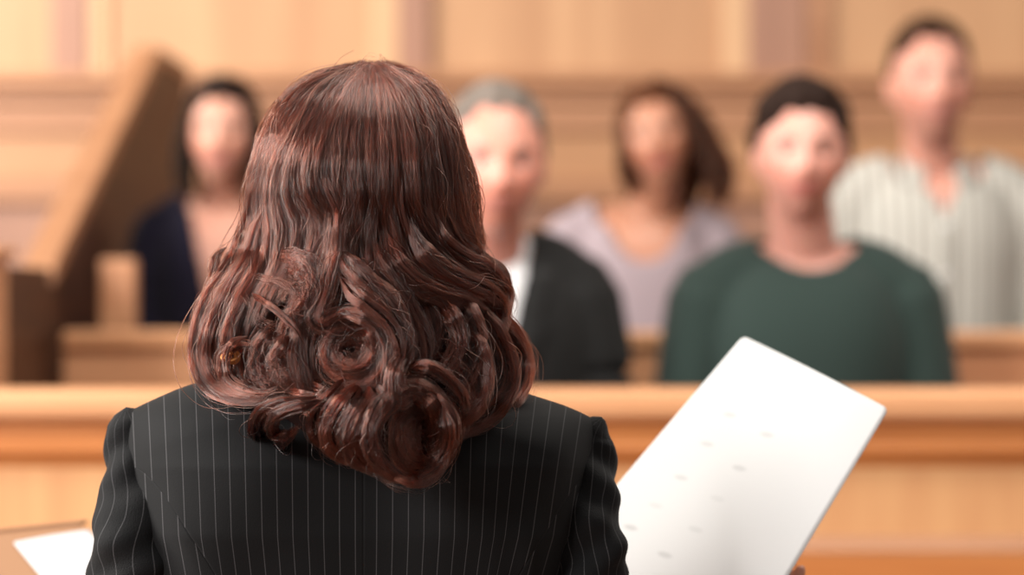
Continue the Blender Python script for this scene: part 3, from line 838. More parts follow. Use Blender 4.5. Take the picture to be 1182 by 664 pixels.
# folder held open in the left hand with a printed sheet on it
A0, A1 = P(-70, 622, 2.56), P(101, 604, 2.56)
B1 = A1 + (P(170, 760, 2.36) - A1); B0 = A0 + (B1 - A1)
fn_ = (A1 - A0).cross(B0 - A0).normalized()
if fn_.z < 0: fn_ = -fn_
def folder_pt(u, v, off=0.0):
    return A0.lerp(A1, u).lerp(B0.lerp(B1, u), v) + fn_ * off
M['manila'] = plain('tan_folder_card', (0.34, 0.175, 0.09), 0.6, bump=0.1)
ft = empty('folder', folder_pt(.5, .5), 'tan card folder held open in her left hand', 'folder'); WORLD.add(ft.name)
sheet('cover', folder_pt, 20, 20, M['manila'], ft, 0.0012, 0.12)
sheet('edge_fold', lambda u, v: folder_pt(u, -0.012 + v*0.02, 0.003 * math.sin(math.pi*v)), 20, 6, M['manila'], ft, 0.0008)
S0, S1 = None, None
def fp_uv(px, py):
    best = None
    for i in range(-10, 131):
        for j in range(-10, 131):
            q = px_of(folder_pt(i/120, j/120)); e = abs(q[0]-px) + abs(q[1]-py)
            if best is None or e < best[0]: best = (e, i/120, j/120)
    return best[1], best[2]
q0, q1, q2 = fp_uv(15, 628), fp_uv(104, 614), fp_uv(45, 664)
def sheet_pt(u, v):
    du = (q1[0]-q0[0], q1[1]-q0[1]); dv = (q2[0]-q0[0], q2[1]-q0[1])
    return folder_pt(q0[0] + du[0]*u + dv[0]*v*1.9, q0[1] + du[1]*u + dv[1]*v*1.9, 0.0022 + 0.001*math.sin(3*u))
def text_paper():
    m, nt, b = new_mat('text_paper'); L = nt.links.new
    uv = nt.nodes.new('ShaderNodeUVMap'); sp_ = nt.nodes.new('ShaderNodeSeparateXYZ'); L(uv.outputs[0], sp_.inputs[0])
    w = nt.nodes.new('ShaderNodeMath'); w.operation = 'MULTIPLY'; w.inputs[1].default_value = 22; L(sp_.outputs['Y'], w.inputs[0])
    fr = nt.nodes.new('ShaderNodeMath'); fr.operation = 'FRACT'; L(w.outputs[0], fr.inputs[0])
    gt = nt.nodes.new('ShaderNodeMath'); gt.operation = 'GREATER_THAN'; gt.inputs[1].default_value = 0.6; L(fr.outputs[0], gt.inputs[0])
    mp = nt.nodes.new('ShaderNodeMapping'); mp.inputs['Scale'].default_value = (60, 22, 1); L(uv.outputs[0], mp.inputs[0])
    nz = nt.nodes.new('ShaderNodeTexNoise'); nz.inputs['Scale'].default_value = 1.0; L(mp.outputs[0], nz.inputs['Vector'])
    g2 = nt.nodes.new('ShaderNodeMath'); g2.operation = 'GREATER_THAN'; g2.inputs[1].default_value = 0.5; L(nz.outputs['Fac'], g2.inputs[0])
    m2 = nt.nodes.new('ShaderNodeMath'); m2.operation = 'MULTIPLY'; L(gt.outputs[0], m2.inputs[0]); L(g2.outputs[0], m2.inputs[1])
    m3 = nt.nodes.new('ShaderNodeMath'); m3.operation = 'MULTIPLY'; m3.inputs[1].default_value = 0.35; L(m2.outputs[0], m3.inputs[0])
    mx = nt.nodes.new('ShaderNodeMix'); mx.data_type = 'RGBA'; mx.inputs[6].default_value = (0.58, 0.58, 0.59, 1); mx.inputs[7].default_value = (.3, .3, .32, 1)
    L(m3.outputs[0], mx.inputs[0]); L(mx.outputs[2], b.inputs['Base Color']); return m
so = sheet('paper_sheet', sheet_pt, 16, 16, text_paper(), None, 0.0004)
tag(so, 'white sheet with small print lying on the tan folder', 'paper')

# hands
def hand(acc, w, f, n, side, tips, thumb, sc=0.9):
    """w wrist, f along the palm, n palm normal (towards the sheet), side the thumb side; tips: bend of each finger"""
    f = Vector(f).normalized(); n = Vector(n).normalized(); sd = Vector(side).normalized()
    limb(acc, [w - f*.02, w + f*.035*sc, w + f*.075*sc, w + f*.09*sc], np.array([.022, .029, .034, .032])*sc, flat=.48, up=n)
    for q, (o, L, bend) in enumerate(zip((.028, .009, -.010, -.028), (.068, .076, .070, .055), tips)):
        b0 = w + f*.088*sc + sd*o*sc; pts = [b0]; d = f.copy(); p = b0.copy()
        for s_, b_ in zip((.45, .30, .25), (bend*.4, bend, bend*.8)):
            d = (d + n*b_).normalized(); p = p + d*L*s_*sc; pts.append(p.copy())
        limb(acc, pts, np.array([.0090, .0085, .0075, .0062])*sc, n=12, up=n)
    b0 = w + f*.028*sc + sd*.022*sc
    limb(acc, [b0] + [b0 + f*a*sc + sd*b*sc + n*c*sc for a, b, c in thumb], np.array([.0135, .0115, .010, .0078])*sc, n=12, up=n)

# right hand: four fingers behind the sheet, thumb in front, index tip past the edge
tip = P(925, 659, 2.250)
wr = Vector(WR[1])
f = (tip - wr).normalized()
nf = -nrm - (-nrm).dot(f)*f; nf.normalize()           # away from camera
sdv = f.cross(nf).normalized()
if sdv.x < 0: sdv = -sdv
palm_w = tip - f*(.155*.9) - sdv*.025
limb(acc, [wr, (wr+palm_w)/2, palm_w], [.023, .022, .021])
hand(acc, palm_w, f, -nf, sdv, (0.02, .04, .06, .08), ((.02, .012, -.012), (.045, .014, -.022), (.066, .010, -.024)))
# left hand under the folder, thumb on top
pl = folder_pt(.62, .86); wl = Vector(WR[-1])
f = (folder_pt(.45, .2) - pl).normalized(); pw = pl - fn_*.022
limb(acc, [wl, (wl+pw)/2 - fn_*.01, pw], [.023, .022, .021])
hand(acc, pw, f, fn_, Vector((1, 0, 0)), (0.05, .05, .05, .05), ((.02, .014, .012), (.045, .016, .030), (.066, .010, .032)))
body = fuse(acc, 'body', 0.0032, 3)
paint_skin(body, Mh, 0.86, (0.72, 0.40, 0.31), (0.55, 0.15, 0.13), (0.06, 0.02, 0.015))
link('body', body, M['skin'], wroot); eyes(wroot, Mh, 0.86, M['iris_brown'])

# skirt and shoes
acc = Acc(); ell_stack(acc, [(cx, D0+.01, z, rx, ry) for z, rx, ry in ((.50, .165, .12), (.60, .172, .125), (.75, .18, .128), (.88, .175, .12), (.98, .145, .10))])
M['plainsuit'] = fabric('black_wool', (0.012, 0.012, 0.013), sheen=0.1)
link('skirt', acc.mesh('skirt'), M['plainsuit'], wroot)
for sx in (-1, 1):
    acc = Acc(); limb(acc, [(cx+sx*.08, D0-.01, .046), (cx+sx*.085, D0+.09, .042), (cx+sx*.09, D0+.18, .034)], [.040, .041, .032], flat=.9)
    link('shoe', fuse(acc, 'shoe', 0.006, 2), M['leather'], wroot)

# pinstripe cloth; uv.x runs across the cloth in stripe pitches, uv.y down it
PITCH = 18.45
def pin_mat(name, seam=False):
    m, nt, b = new_mat(name); L = nt.links.new
    def mth(op, a, b_=None, c=None):
        n = nt.nodes.new('ShaderNodeMath'); n.operation = op
        for i, v in enumerate((a, b_, c)):
            if v is None: continue
            if isinstance(v, (int, float)): n.inputs[i].default_value = v
            else: L(v, n.inputs[i])
        return n.outputs[0]
    uv = nt.nodes.new('ShaderNodeUVMap'); uv.uv_map = 'UVMap'; s = nt.nodes.new('ShaderNodeSeparateXYZ'); L(uv.outputs[0], s.inputs[0])
    X, Y = s.outputs['X'], s.outputs['Y']
    height = None; u = X
    if seam:      # X, Y are cloth pixels: centre back seam at 419, shaped side seams with offset stripes
        right = mth('GREATER_THAN', X, 422.0)
        dY = mth('SUBTRACT', Y, 540.0); dY0 = mth('MAXIMUM', dY, 0.0)
        # seam curves  x = x0 + k*sqrt-like rise
        q = mth('POWER', mth('DIVIDE', dY0, 124.0), 0.72)
        sl = mth('MULTIPLY_ADD', q, 84.0, 152.0); srr = mth('MULTIPLY_ADD', q, -66.0, 700.0)
        dl = mth('SUBTRACT', X, sl); dr = mth('SUBTRACT', srr, X)
        below = mth('GREATER_THAN', dY, 0.0)
        il = mth('MULTIPLY', mth('LESS_THAN', dl, 0.0), below); ir = mth('MULTIPLY', mth('LESS_THAN', dr, 0.0), below)
        u = mth('SUBTRACT', X, mth('MULTIPLY_ADD', right, 25.0, 410.0 - 100*PITCH))
        u = mth('ADD', u, mth('MULTIPLY', il, 8.0)); u = mth('SUBTRACT', u, mth('MULTIPLY', ir, 7.0))
        u = mth('DIVIDE', u, PITCH)
        sd = mth('MINIMUM', mth('ABSOLUTE', dl), mth('ABSOLUTE', dr))
        sd = mth('ADD', sd, mth('MULTIPLY', mth('SUBTRACT', 1.0, below), 50.0))
        sd = mth('MINIMUM', sd, mth('ABSOLUTE', mth('SUBTRACT', X, 419.5)))
        height = mth('MULTIPLY', mth('SUBTRACT', 1.0, mth('MINIMUM', mth('DIVIDE', sd, 2.0), 1.0)), -1.0)
    fr = mth('FRACT', mth('ADD', u, 0.5)); d = mth('ABSOLUTE', mth('SUBTRACT', fr, 0.5))
    line = mth('SUBTRACT', 1.0, mth('MINIMUM', mth('DIVIDE', d, 0.040), 1.0)); line = mth('MINIMUM', mth('MULTIPLY', line, 1.7), 1.0)
    dash = mth('FRACT', mth('MULTIPLY', Y, 0.55)); dash = mth('MULTIPLY_ADD', mth('GREATER_THAN', dash, 0.35), 0.35, 0.65)
    line = mth('MULTIPLY', line, dash)
    mx = nt.nodes.new('ShaderNodeMix'); mx.data_type = 'RGBA'; mx.inputs[6].default_value = (0.0042, 0.0042, 0.005, 1); mx.inputs[7].default_value = (0.068, 0.066, 0.07, 1)
    L(line, mx.inputs[0]); L(mx.outputs[2], b.inputs['Base Color'])
    b.inputs['Roughness'].default_value = 0.8; b.inputs['Specular IOR Level'].default_value = 0.25
    b.inputs['Sheen Weight'].default_value = 0.04; b.inputs['Sheen Roughness'].default_value = 0.5
    tc = nt.nodes.new('ShaderNodeTexCoord'); nz = nt.nodes.new('ShaderNodeTexNoise'); nz.inputs['Scale'].default_value = 900; L(tc.outputs['Object'], nz.inputs['Vector'])
    h = nz.outputs['Fac'] if height is None else mth('MULTIPLY_ADD', nz.outputs['Fac'], 0.25, height)
    bp = nt.nodes.new('ShaderNodeBump'); bp.inputs['Strength'].default_value = 0.35; bp.inputs['Distance'].default_value = 0.0015
    L(h, bp.inputs['Height']); L(bp.outputs['Normal'], b.inputs['Normal'])
    return m
M['pin_back'] = pin_mat('black_pinstripe_wool', True); M['pin'] = pin_mat('black_pinstripe_wool_sleeve')

ux = [141, 146, 166, 184, 202, 223, 260, 320, 370, 419, 468, 520, 570, 605, 635, 654, 672, 694, 700]
ut = [482, 476, 466, 458, 450.5, 443, 434, 424, 414, 408, 412, 424, 441, 453, 462, 468, 475, 485, 491]
ud = [6, 7, 8, 7, 6, 6, 4, 2, 0, 0, 0, -1, -9, -22, -27, -28, -29, -30, -30]
def uv_mesh(name, V, Fc, UV, mat, parent, smooth=True):
    me = mesh_np(name, V, Fc, smooth); l = me.uv_layers.new(name='UVMap')
    vi = np.empty(len(me.loops), int); me.loops.foreach_get('vertex_index', vi)
    l.data.foreach_set('uv', np.array(UV, float)[vi].ravel())
    return link(name, me, mat, parent)
V = []; UV = []; Fc = []
NU, NV = 150, 110
YB = 1010.0
def back_depth(u, py, top):
    q = (u - 419) / 282.0
    t = np.clip((py - top) / 60.0, 0, 1)
    prof = np.interp(py, [400, 440, 480, 540, 620, 700, 800, 900, 1010], [.02, .055, .078, .092, .092, .082, .070, .075, .090])
    rise = math.sqrt(1 - (1 - t)**2)
    edge = math.sqrt(max(0, 1 - abs(q)**7))
    blade = 0.010 * math.exp(-((abs(q) - .42)/.2)**2) * math.exp(-((py - 560)/70)**2)
    folds = 0.0035 * math.sin((u - 640 + (py-664)*-.55) / 13.0) * math.exp(-((q-.80)/.13)**2) * np.clip((py-575)/60, 0, 1)
    folds += 0.003 * math.sin((u - 180 + (py-600)*-.5) / 12.0) * math.exp(-((q+.84)/.10)**2) * np.clip((py-560)/60, 0, 1)
    drape = 0.0012 * math.sin(u/23.0 + py/140.0) * t
    return (prof * (0.25 + .75*edge) * edge) * rise + (blade + drape) * rise * edge + folds
def waist(py): return np.interp(py, [450, 620, 800, 900, 1010], [1.0, .99, .86, .84, .95])
for side in (0, 1):
    base = len(V)
    for i in range(NU + 1):
        u = ux[0] + (ux[-1] - ux[0]) * i / NU
        top = np.interp(u, ux, ut); dx = np.interp(u, ux, ud)
        for j in range(NV + 1):
            t = (j / NV)**1.5; py = top + (YB - top) * t
            px = u + dx * np.clip((py - 450)/214, 0, 1.2)
            px = 419 + (px - 419) * waist(py)
            if side == 0: d = D0 - back_depth(u, py, top)
            else:
                q = (u - 419)/282.0; tt = np.clip((py-top)/70, 0, 1); rise = math.sqrt(1 - (1-tt)**2)
                pr = np.interp(py, [400, 480, 600, 700, 850, 1010], [.03, .07, .11, .11, .08, .10])
                d = D0 + pr * rise * math.sqrt(max(0, 1 - abs(q)**2.6)) 
            if side == 0: V.append(P(px, py, d))
            else: w = P(px, py, D0); V.append((w.x, d, w.z))
            UV.append((u, py))
    for i in range(NU):
        for j in range(NV):
            a = base + i*(NV+1) + j
            f4 = (a, a+1, a+NV+2, a+NV+1)
            Fc.append(f4 if side == 0 else f4[::-1])
jk = uv_mesh('jacket', V, Fc, UV, M['pin_back'], wroot)
bm = bmesh.new(); bm.from_mesh(jk.data); bmesh.ops.remove_doubles(bm, verts=bm.verts, dist=0.0006); bmesh.ops.recalc_face_normals(bm, faces=bm.faces); bm.to_mesh(jk.data); bm.free()

# sleeves
def sleeve(sx, left, right, dep, seed):
    """left/right: silhouettes in nominal pixels by height; dep: distance of the axis"""
    V = []; UV = []; Fc = []; NR, NA = 110, 64
    ys = [r[0] for r in left]
    arm = catmull([(0.5*(l[1]+r[1]), l[0], dd, 0.5*(r[1]-l[1])) for l, r, dd in zip(left, right, dep)], NR)
    pts = [Vector(P(a[0], a[1], a[2])) for a in arm]; rad = [a[3]*PXM for a in arm]
    # forearm continues to the wrist
    w = WR[sx]; e = pts[-1]; ext = 40
    for i in range(1, ext + 1):
        t = i / ext; c = e.lerp(w, t) + Vector((0, -0.020, -0.025)) * math.sin(math.pi*t)*(1-t)
        pts.append(c); rad.append(rad[NR-1]*(1-t) + .034*t)
    T = [ (pts[min(i+1, len(pts)-1)] - pts[max(i-1, 0)]).normalized() for i in range(len(pts))]
    prev = Vector((1, 0, 0)); n0 = len(pts); s_len = 0
    for i, (c, r, t) in enumerate(zip(pts, rad, T)):
        if i: s_len += (pts[i]-pts[i-1]).length
        a = (prev - t * prev.dot(t)).normalized(); prev = a; b = t.cross(a)
        for j in range(NA + 1):
            th = 2*math.pi*j/NA
            outx = math.cos(th)
            p = c + a*r*math.cos(th) + b*r*0.92*math.sin(th)
            # wrinkles: diagonal drag lines from the armhole and soft buckles near the elbow
            k = s_len
            py = 332 - (p.z-CZ)/p.y*F
            w1 = math.exp(-((py-545)/55)**2) * 0.0026 * math.sin(th*3.0*sx + py/9.5 + seed)
            w2 = np.clip((py-560)/60, 0, 1) * (0.0032*math.sin(th*2.0 + py/15.0 + seed) + 0.0022*math.sin(-th*3 + py/9.0 + 1.3*seed))
            w3 = 0.004 * noise.noise(Vector((p.x*14, p.y*14, p.z*9)) + Vector((seed, 0, 0)))
            nrm_ = (p - c).normalized(); fade = min(1, i/12)
            p = p + nrm_ * (w1 + w2 + w3) * fade
            V.append(p); UV.append((j/NA*15.0 + 0.30*math.sin(py/28.0 + seed)*np.clip((py-520)/80, 0, 1) , py))
    m = NA + 1
    for i in range(n0 - 1):
        for j in range(NA): a = i*m + j; Fc.append((a, a+1, a+m+1, a+m))
    # sleeve head closed
    V.append(pts[0] + Vector((0, 0, rad[0]*.5))); UV.append((0, 470)); c0 = len(V)-1
    for j in range(NA): Fc.append((c0, j+1, j))
    o = uv_mesh('sleeve', V, Fc, UV, M['pin'], wroot)
    bm = bmesh.new(); bm.from_mesh(o.data); bmesh.ops.remove_doubles(bm, verts=bm.verts, dist=0.00001); bmesh.ops.recalc_face_normals(bm, faces=bm.faces); bm.to_mesh(o.data); bm.free()
    s = o.modifiers.new('t', 'SOLIDIFY'); s.thickness = 0.0015; s.offset = -1
    # cuff button trio
    return o
def sl(rows): return [(y, c-r) for y, c, r, d in rows], [(y, c+r) for y, c, r, d in rows], [D0-d for y, c, r, d in rows]
sleeve(-1, *sl([(473, 146, 6, .004), (477, 147, 16, .003), (486, 149, 25, .002), (500, 150, 29, .001), (525, 151, 33, .002), (560, 155, 39, .012), (600, 157, 47, .024), (640, 154, 50, .028), (700, 156, 50, .03), (800, 154, 46, .034), (930, 151, 40, .04)]), 0.4)
sleeve(1, *sl([(484, 695, 5, .004), (488, 692, 12, .003), (496, 687, 20, .002), (510, 683, 27, .001), (540, 681, 32, .004), (580, 680, 36, .016), (620, 682, 37, .024), (650, 684, 38, .028), (700, 686, 41, .03), (800, 694, 43, .034), (930, 697, 40, .04)]), 2.1)
# jacket collar standing behind the neck, under the hair
V = []; Fc = []; n = 40
for i in range(n+1):
    a = 2*math.pi*i/n; x, y = math.cos(a), math.sin(a)
    for rr, zz_ in ((.060, .012), (.066, .016), (.090, -.045)):
        V.append((cx + x*rr*1.1, D0 + .005 + y*rr*(.95 if y < 0 else .8), CZ - .045 + zz_ - (0.03 if y > .3 else 0)))
for i in range(n):
    for j in range(2): a = i*3 + j; Fc.append((a, a+3, a+4, a+1))
o = link('collar', mesh_np('collar', V, Fc), M['plainsuit'], wroot); s = o.modifiers.new('t', 'SOLIDIFY'); s.thickness = 0.002

# ------------------------------------------------------------------ her hair
H = Hair()
pm = PXM
def L(pts, w, th=None, n=420, lift=0.0, lifts=None, **kw):
    if lifts is None: lift = lift*1.9 - .005; lifts = [lift - .016, lift, lift, lift, lift - .005]
    C = hpath(pts, lift, lifts); th = th if th is not None else w*0.7
    H.lock(C, w*pm*1.15, th*pm, int(n*.85), (0, -1, 0), K=kw.pop('K', 40), clumps=kw.pop('clumps', 0)*3 or max(14, int(w*3)), frizz=kw.pop('frizz', 0.08), wave=kw.pop('wave', 0.20), rootw=kw.pop('rootw', .12), tipw=kw.pop('tipw', .35), ends=kw.pop('ends', (.10, .72)), csize=kw.pop('csize', .17), tube=kw.pop('tube', .6), **kw)
    if w > 4: H.lock(C + np.array((0, -.001, 0)), w*pm*1.5, w*.8*pm, 32, (0, -1, 0), K=40, clumps=30, frizz=.25, wave=.4, tube=0, ends=(.3, .5))

G = [
 [(413,78),(352,98),(312,140),(295,190),(290,235),(288,275),(264,318),(240,350),(232,385)],
 [(416,77),(364,102),(330,145),(310,190),(300,235),(300,280),(282,325),(258,362),(244,398)],
 [(418,76),(376,105),(346,150),(325,192),(319,228),(326,265),(320,305),(298,345),(284,380)],
 [(420,75),(389,108),(363,155),(346,195),(352,228),(371,256),(364,290),(338,318),(318,345)],
 [(423,75),(403,110),(386,158),(379,200),(391,232),(400,262),(392,298),(370,332),(355,370)],
 [(427,75),(419,112),(413,160),(414,205),(418,240),(412,275),(412,308),(430,340),(452,370)],
 [(431,75),(438,112),(441,160),(441,205),(442,245),(450,285),(470,318),(500,346),(525,360)],
 [(435,75),(458,110),(472,155),(478,205),(484,250),(505,288),(534,314),(560,338),(572,360)],
 [(439,76),(481,108),(503,155),(513,205),(519,250),(538,286),(562,306),(576,330),(578,356)],
 [(444,77),(501,106),(526,150),(537,200),(543,245),(546,280),(549,300),(550,322),(552,340)],
]
G = np.array(G, float)
def guide(s):
    i = min(int(s), len(G) - 2); f = s - i
    return G[i]*(1-f) + G[i+1]*f
# the smooth sweep from the parting: an even under layer, then raised locks over it
for k in range(64):
    s = 9 * (k + .5)/64; p = guide(s)
    pre = [(430 + (p[0, 0]-430)*1.6, 90.0), (430 + (p[0, 0]-430)*1.3, 80.0)]
    L(pre + p.tolist(), 8.5, 4.0, 330, lifts=[-.11, -.05, -.006, -.004, -.004, -.004, -.004, -.004], tube=0.8, tipw=0.8, rootw=0.5, wave=0.10, ends=(0.0, 0.92), csize=0.34)
for k in range(58):
    s = min(8.97, max(0.02, 9 * (k + random.uniform(.1, .9))/58)); p = guide(s) + np.array((0, 0))
    q = p.copy(); q[1:, 0] += np.linspace(0, 1, 8) * random.uniform(-9, 9)
    a = random.uniform(1, 5.5)
    L(q.tolist(), random.uniform(3.5, 7.5), random.uniform(1.8, 4.0), 240, lifts=[-.001, 0.0, .001*random.random(), .0035*math.sin(a)+.0015, .004*math.sin(a+1.2)+.002, .004*math.sin(a+2.6)+.002, .005*math.sin(a+4)+.003, .002, 0],
      tube=0.5, tipw=0.5, rootw=0.4, wave=0.22, ends=(0.0, 0.75), csize=0.26)
# long locks that carry on into waves and curls
L([(330,170),(300,215),(289,262),(268,306),(243,348),(230,392),(235,432),(258,455),(292,463),(325,456)], 13, 8, 760, lift=.004, clumps=9)
L([(320,215),(303,262),(290,300),(266,338),(246,378),(242,415),(256,442),(285,455)], 12, 8, 620, lift=.008)
L([(312,255),(303,298),(284,338),(268,376),(263,405),(272,436),(300,452)], 11, 7, 480, lift=.006)
L([(340,300),(322,330),(302,362),(286,392),(284,425),(302,450),(330,456)], 10, 7, 420, lift=-.004)
L([(330,320),(322,352),(318,390),(330,420),(345,445)], 12, 8, 420, lift=-.010)
L([(318,296),(336,296),(356,305),(363,328),(350,352),(330,372),(322,396)], 9, 6, 420, lift=.012, frizz=.30, tube=0, csize=.5)
L([(322,306),(345,312),(360,332),(358,358),(342,380)], 8, 5, 300, lift=.009, frizz=.30, tube=0, csize=.5)
L([(290,338),(305,348),(322,360),(340,378),(352,400)], 4, 3, 110, lift=.014)
L([(332,372),(315,385),(300,402),(298,428),(318,446),(340,452)], 9, 6, 380, lift=.010, frizz=.26, tube=0, csize=.45)
L([(345,385),(328,398),(318,416),(330,438),(352,446)], 8, 5, 300, lift=.013, frizz=.26, tube=0, csize=.45)
# little curl and ring at the far left where the earring shows
L([(262,285),(251,296),(247,312),(254,325),(268,318),(274,300)], 5, 4, 200, lift=.002)
L([(300,400),(276,398),(258,410),(256,432),(272,448),(300,455),(322,448)], 6, 5, 300, lift=.016)
L([(286,388),(268,396),(261,415),(266,436),(286,448)], 4, 3, 140, lift=.020)
# long smooth lock left of the swirl
L([(385,240),(392,280),(378,318),(357,352),(345,388),(344,422),(356,452),(384,472),(412,474)], 12, 8, 680, lift=.008, clumps=8)
L([(402,250),(404,290),(390,325),(370,360),(358,398),(360,432),(378,458),(405,466)], 10, 7, 520, lift=.005)
# swirl in the middle
def spiral(cx_, cy_, rx, ry, a0, turns, w, n, lift=.01, r_end=.15, lead=None, dl=0.006, **kw):
    pts = list(lead or []); lifts = [lift]*len(pts); m = int(14*turns) + 4
    for i in range(m):
        t = i/(m-1); a = a0 + turns*2*math.pi*t; r = 1 - (1-r_end)*t
        pts.append((cx_ + rx*r*math.cos(a), cy_ + ry*r*math.sin(a))); lifts.append(lift - dl*t)
    lifts = [q*1.35 - .001 for q in lifts]; lifts[0] -= .018; lifts[1] -= .007
    C = hpath(pts, lifts=lifts, sub=2)
    H.lock(C, w*pm*1.2, w*.6*pm, int(n*.9), (0, -1, 0), K=kw.pop('K', 60), clumps=kw.pop('clumps', 6)*3, frizz=kw.pop('frizz', .12), wave=.3, csize=.2, rootw=.06, tube=.6, ends=(.15, .7), **kw)
    H.lock(C + np.array((0, -.0015, 0)), w*pm*1.7, w*.9*pm, 70, (0, -1, 0), K=60, clumps=40, frizz=.3, wave=.4, tube=0, ends=(.2, .5))
spiral(404, 404, 44, 40, -2.3, 1.5, 9, 620, lift=.014, lead=[(388,235),(388,285),(376,330),(364,365)], dl=.010)
spiral(404, 404, 34, 30, -1.2, 1.6, 8, 520, lift=.019, dl=.014)
spiral(406, 405, 40, 37, .8, 1.3, 8, 420, lift=.012, dl=.006)
L([(378,372),(400,360),(430,372),(448,398),(444,428),(420,446),(392,444)], 8, 5, 420, lift=.017)
# bright diagonal locks right of the swirl
L([(388,278),(398,300),(420,322),(446,346),(464,378),(468,412),(452,442)], 12, 7, 700, lift=.017, clumps=9)
L([(392,318),(408,340),(432,358),(454,380),(462,410),(452,438)], 8, 5, 380, lift=.019)
L([(425,262),(432,300),(452,335),(474,366),(484,402),(478,436),(462,456)], 12, 8, 620, lift=.010, clumps=8)
L([(446,262),(456,300),(480,326),(510,342),(540,350),(566,362)], 10, 6, 520, lift=.010)
L([(470,250),(486,286),(512,312),(540,326),(566,338),(582,360),(580,390)], 11, 7, 600, lift=.012, clumps=8)
L([(500,240),(512,276),(538,298),(564,312),(580,332),(584,352),(580,372)], 9, 6, 480, lift=.010)
L([(520,250),(536,280),(558,298),(576,316),(586,340),(582,366),(570,386)], 6, 4, 280, lift=.006)
L([(540,285),(562,297),(580,308),(588,326),(585,350),(577,372)], 3, 2.5, 120, lift=.004)
# shaded hollow and waves on the right
L([(480,325),(494,350),(502,378),(494,404),(478,428),(472,452)], 10, 7, 460, lift=.004)
L([(506,345),(522,366),(530,392),(520,420),(500,440)], 9, 6, 420, lift=.012)
L([(520,338),(540,360),(550,390),(543,420),(528,446),(512,466)], 11, 7, 560, lift=.010, clumps=8)
L([(545,345),(562,372),(578,402),(586,434),(572,466),(545,490),(516,506)], 13, 8, 680, lift=.008, clumps=9)
L([(560,340),(580,368),(600,398),(606,430),(594,458),(566,482),(535,500)], 9, 7, 520, lift=.002)
L([(572,352),(592,378),(608,404),(611,430),(604,450)], 3.5, 3, 150, lift=.0)
L([(535,372),(552,400),(560,430),(552,462),(532,488),(512,506)], 11, 7, 520, lift=.014, clumps=8)
L([(470,425),(492,422),(515,434),(532,454),(540,478)], 6, 4, 340, lift=.024)
L([(462,448),(482,452),(504,460),(520,478),(522,500)], 6, 4, 340, lift=.020)
L([(500,400),(520,420),(540,442),(546,470),(532,496)], 9, 6, 400, lift=.010)
L([(590,425),(584,458),(560,484),(528,503),(505,512)], 6, 5, 320, lift=.008)
L([(440,428),(470,440),(500,455),(522,480),(524,510),(510,530)], 8, 6, 380, lift=.010)
# rolled curls along the hem
spiral(480, 503, 36, 54, -2.2, 1.25, 10, 820, lift=.030, r_end=.30, lead=[(470,405),(455,432)], clumps=8, dl=.022)
spiral(484, 500, 27, 42, -1.6, 1.4, 8, 620, lift=.030, r_end=.2, clumps=7, dl=.020)
spiral(482, 500, 26, 40, .5, 1.8, 10, 760, lift=.013, r_end=.08, dl=.003)
spiral(488, 500, 18, 30, -.6, 1.5, 6, 380, lift=.020, r_end=.1, dl=.010)
L([(505,455),(522,480),(520,515),(502,545),(478,558),(455,552)], 8, 6, 480, lift=.030)
L([(512,470),(517,505),(505,535),(482,552)], 8, 5, 380, lift=.034)
L([(432,440),(450,462),(440,478),(430,500),(436,530),(458,550),(480,552)], 10, 8, 620, lift=.024)
L([(425,446),(425,462),(412,482),(405,508),(415,532),(440,546)], 10, 8, 600, lift=.026, clumps=7)
L([(418,440),(404,458),(388,480),(382,504),(392,524),(415,536)], 10, 8, 560, lift=.022, clumps=7)
L([(408,436),(390,452),(372,470),(364,490),(370,508),(388,520)], 9, 7, 480, lift=.016)
L([(446,452),(432,470),(424,498),(428,526),(446,546)], 5, 4, 260, lift=.034)
L([(368,458),(345,462),(320,466),(301,480),(297,498),(310,513),(330,506),(346,490)], 9, 7, 560, lift=.025, clumps=7)
L([(372,462),(350,468),(328,474),(314,486),(316,502),(332,498)], 7, 5, 340, lift=.030)
L([(350,440),(372,452),(384,466),(370,480),(350,476)], 6, 5, 260, lift=.010)
L([(330,452),(352,456),(380,462),(400,468)], 4, 3, 160, lift=.014)
# side locks beside the head and the thin ends on the shoulder
L([(535,160),(545,210),(549,255),(552,292),(545,325),(535,350)], 7, 7, 420, lift=-.006)
L([(300,175),(289,215),(286,255),(284,290),(268,322)], 6, 6, 340, lift=-.006)
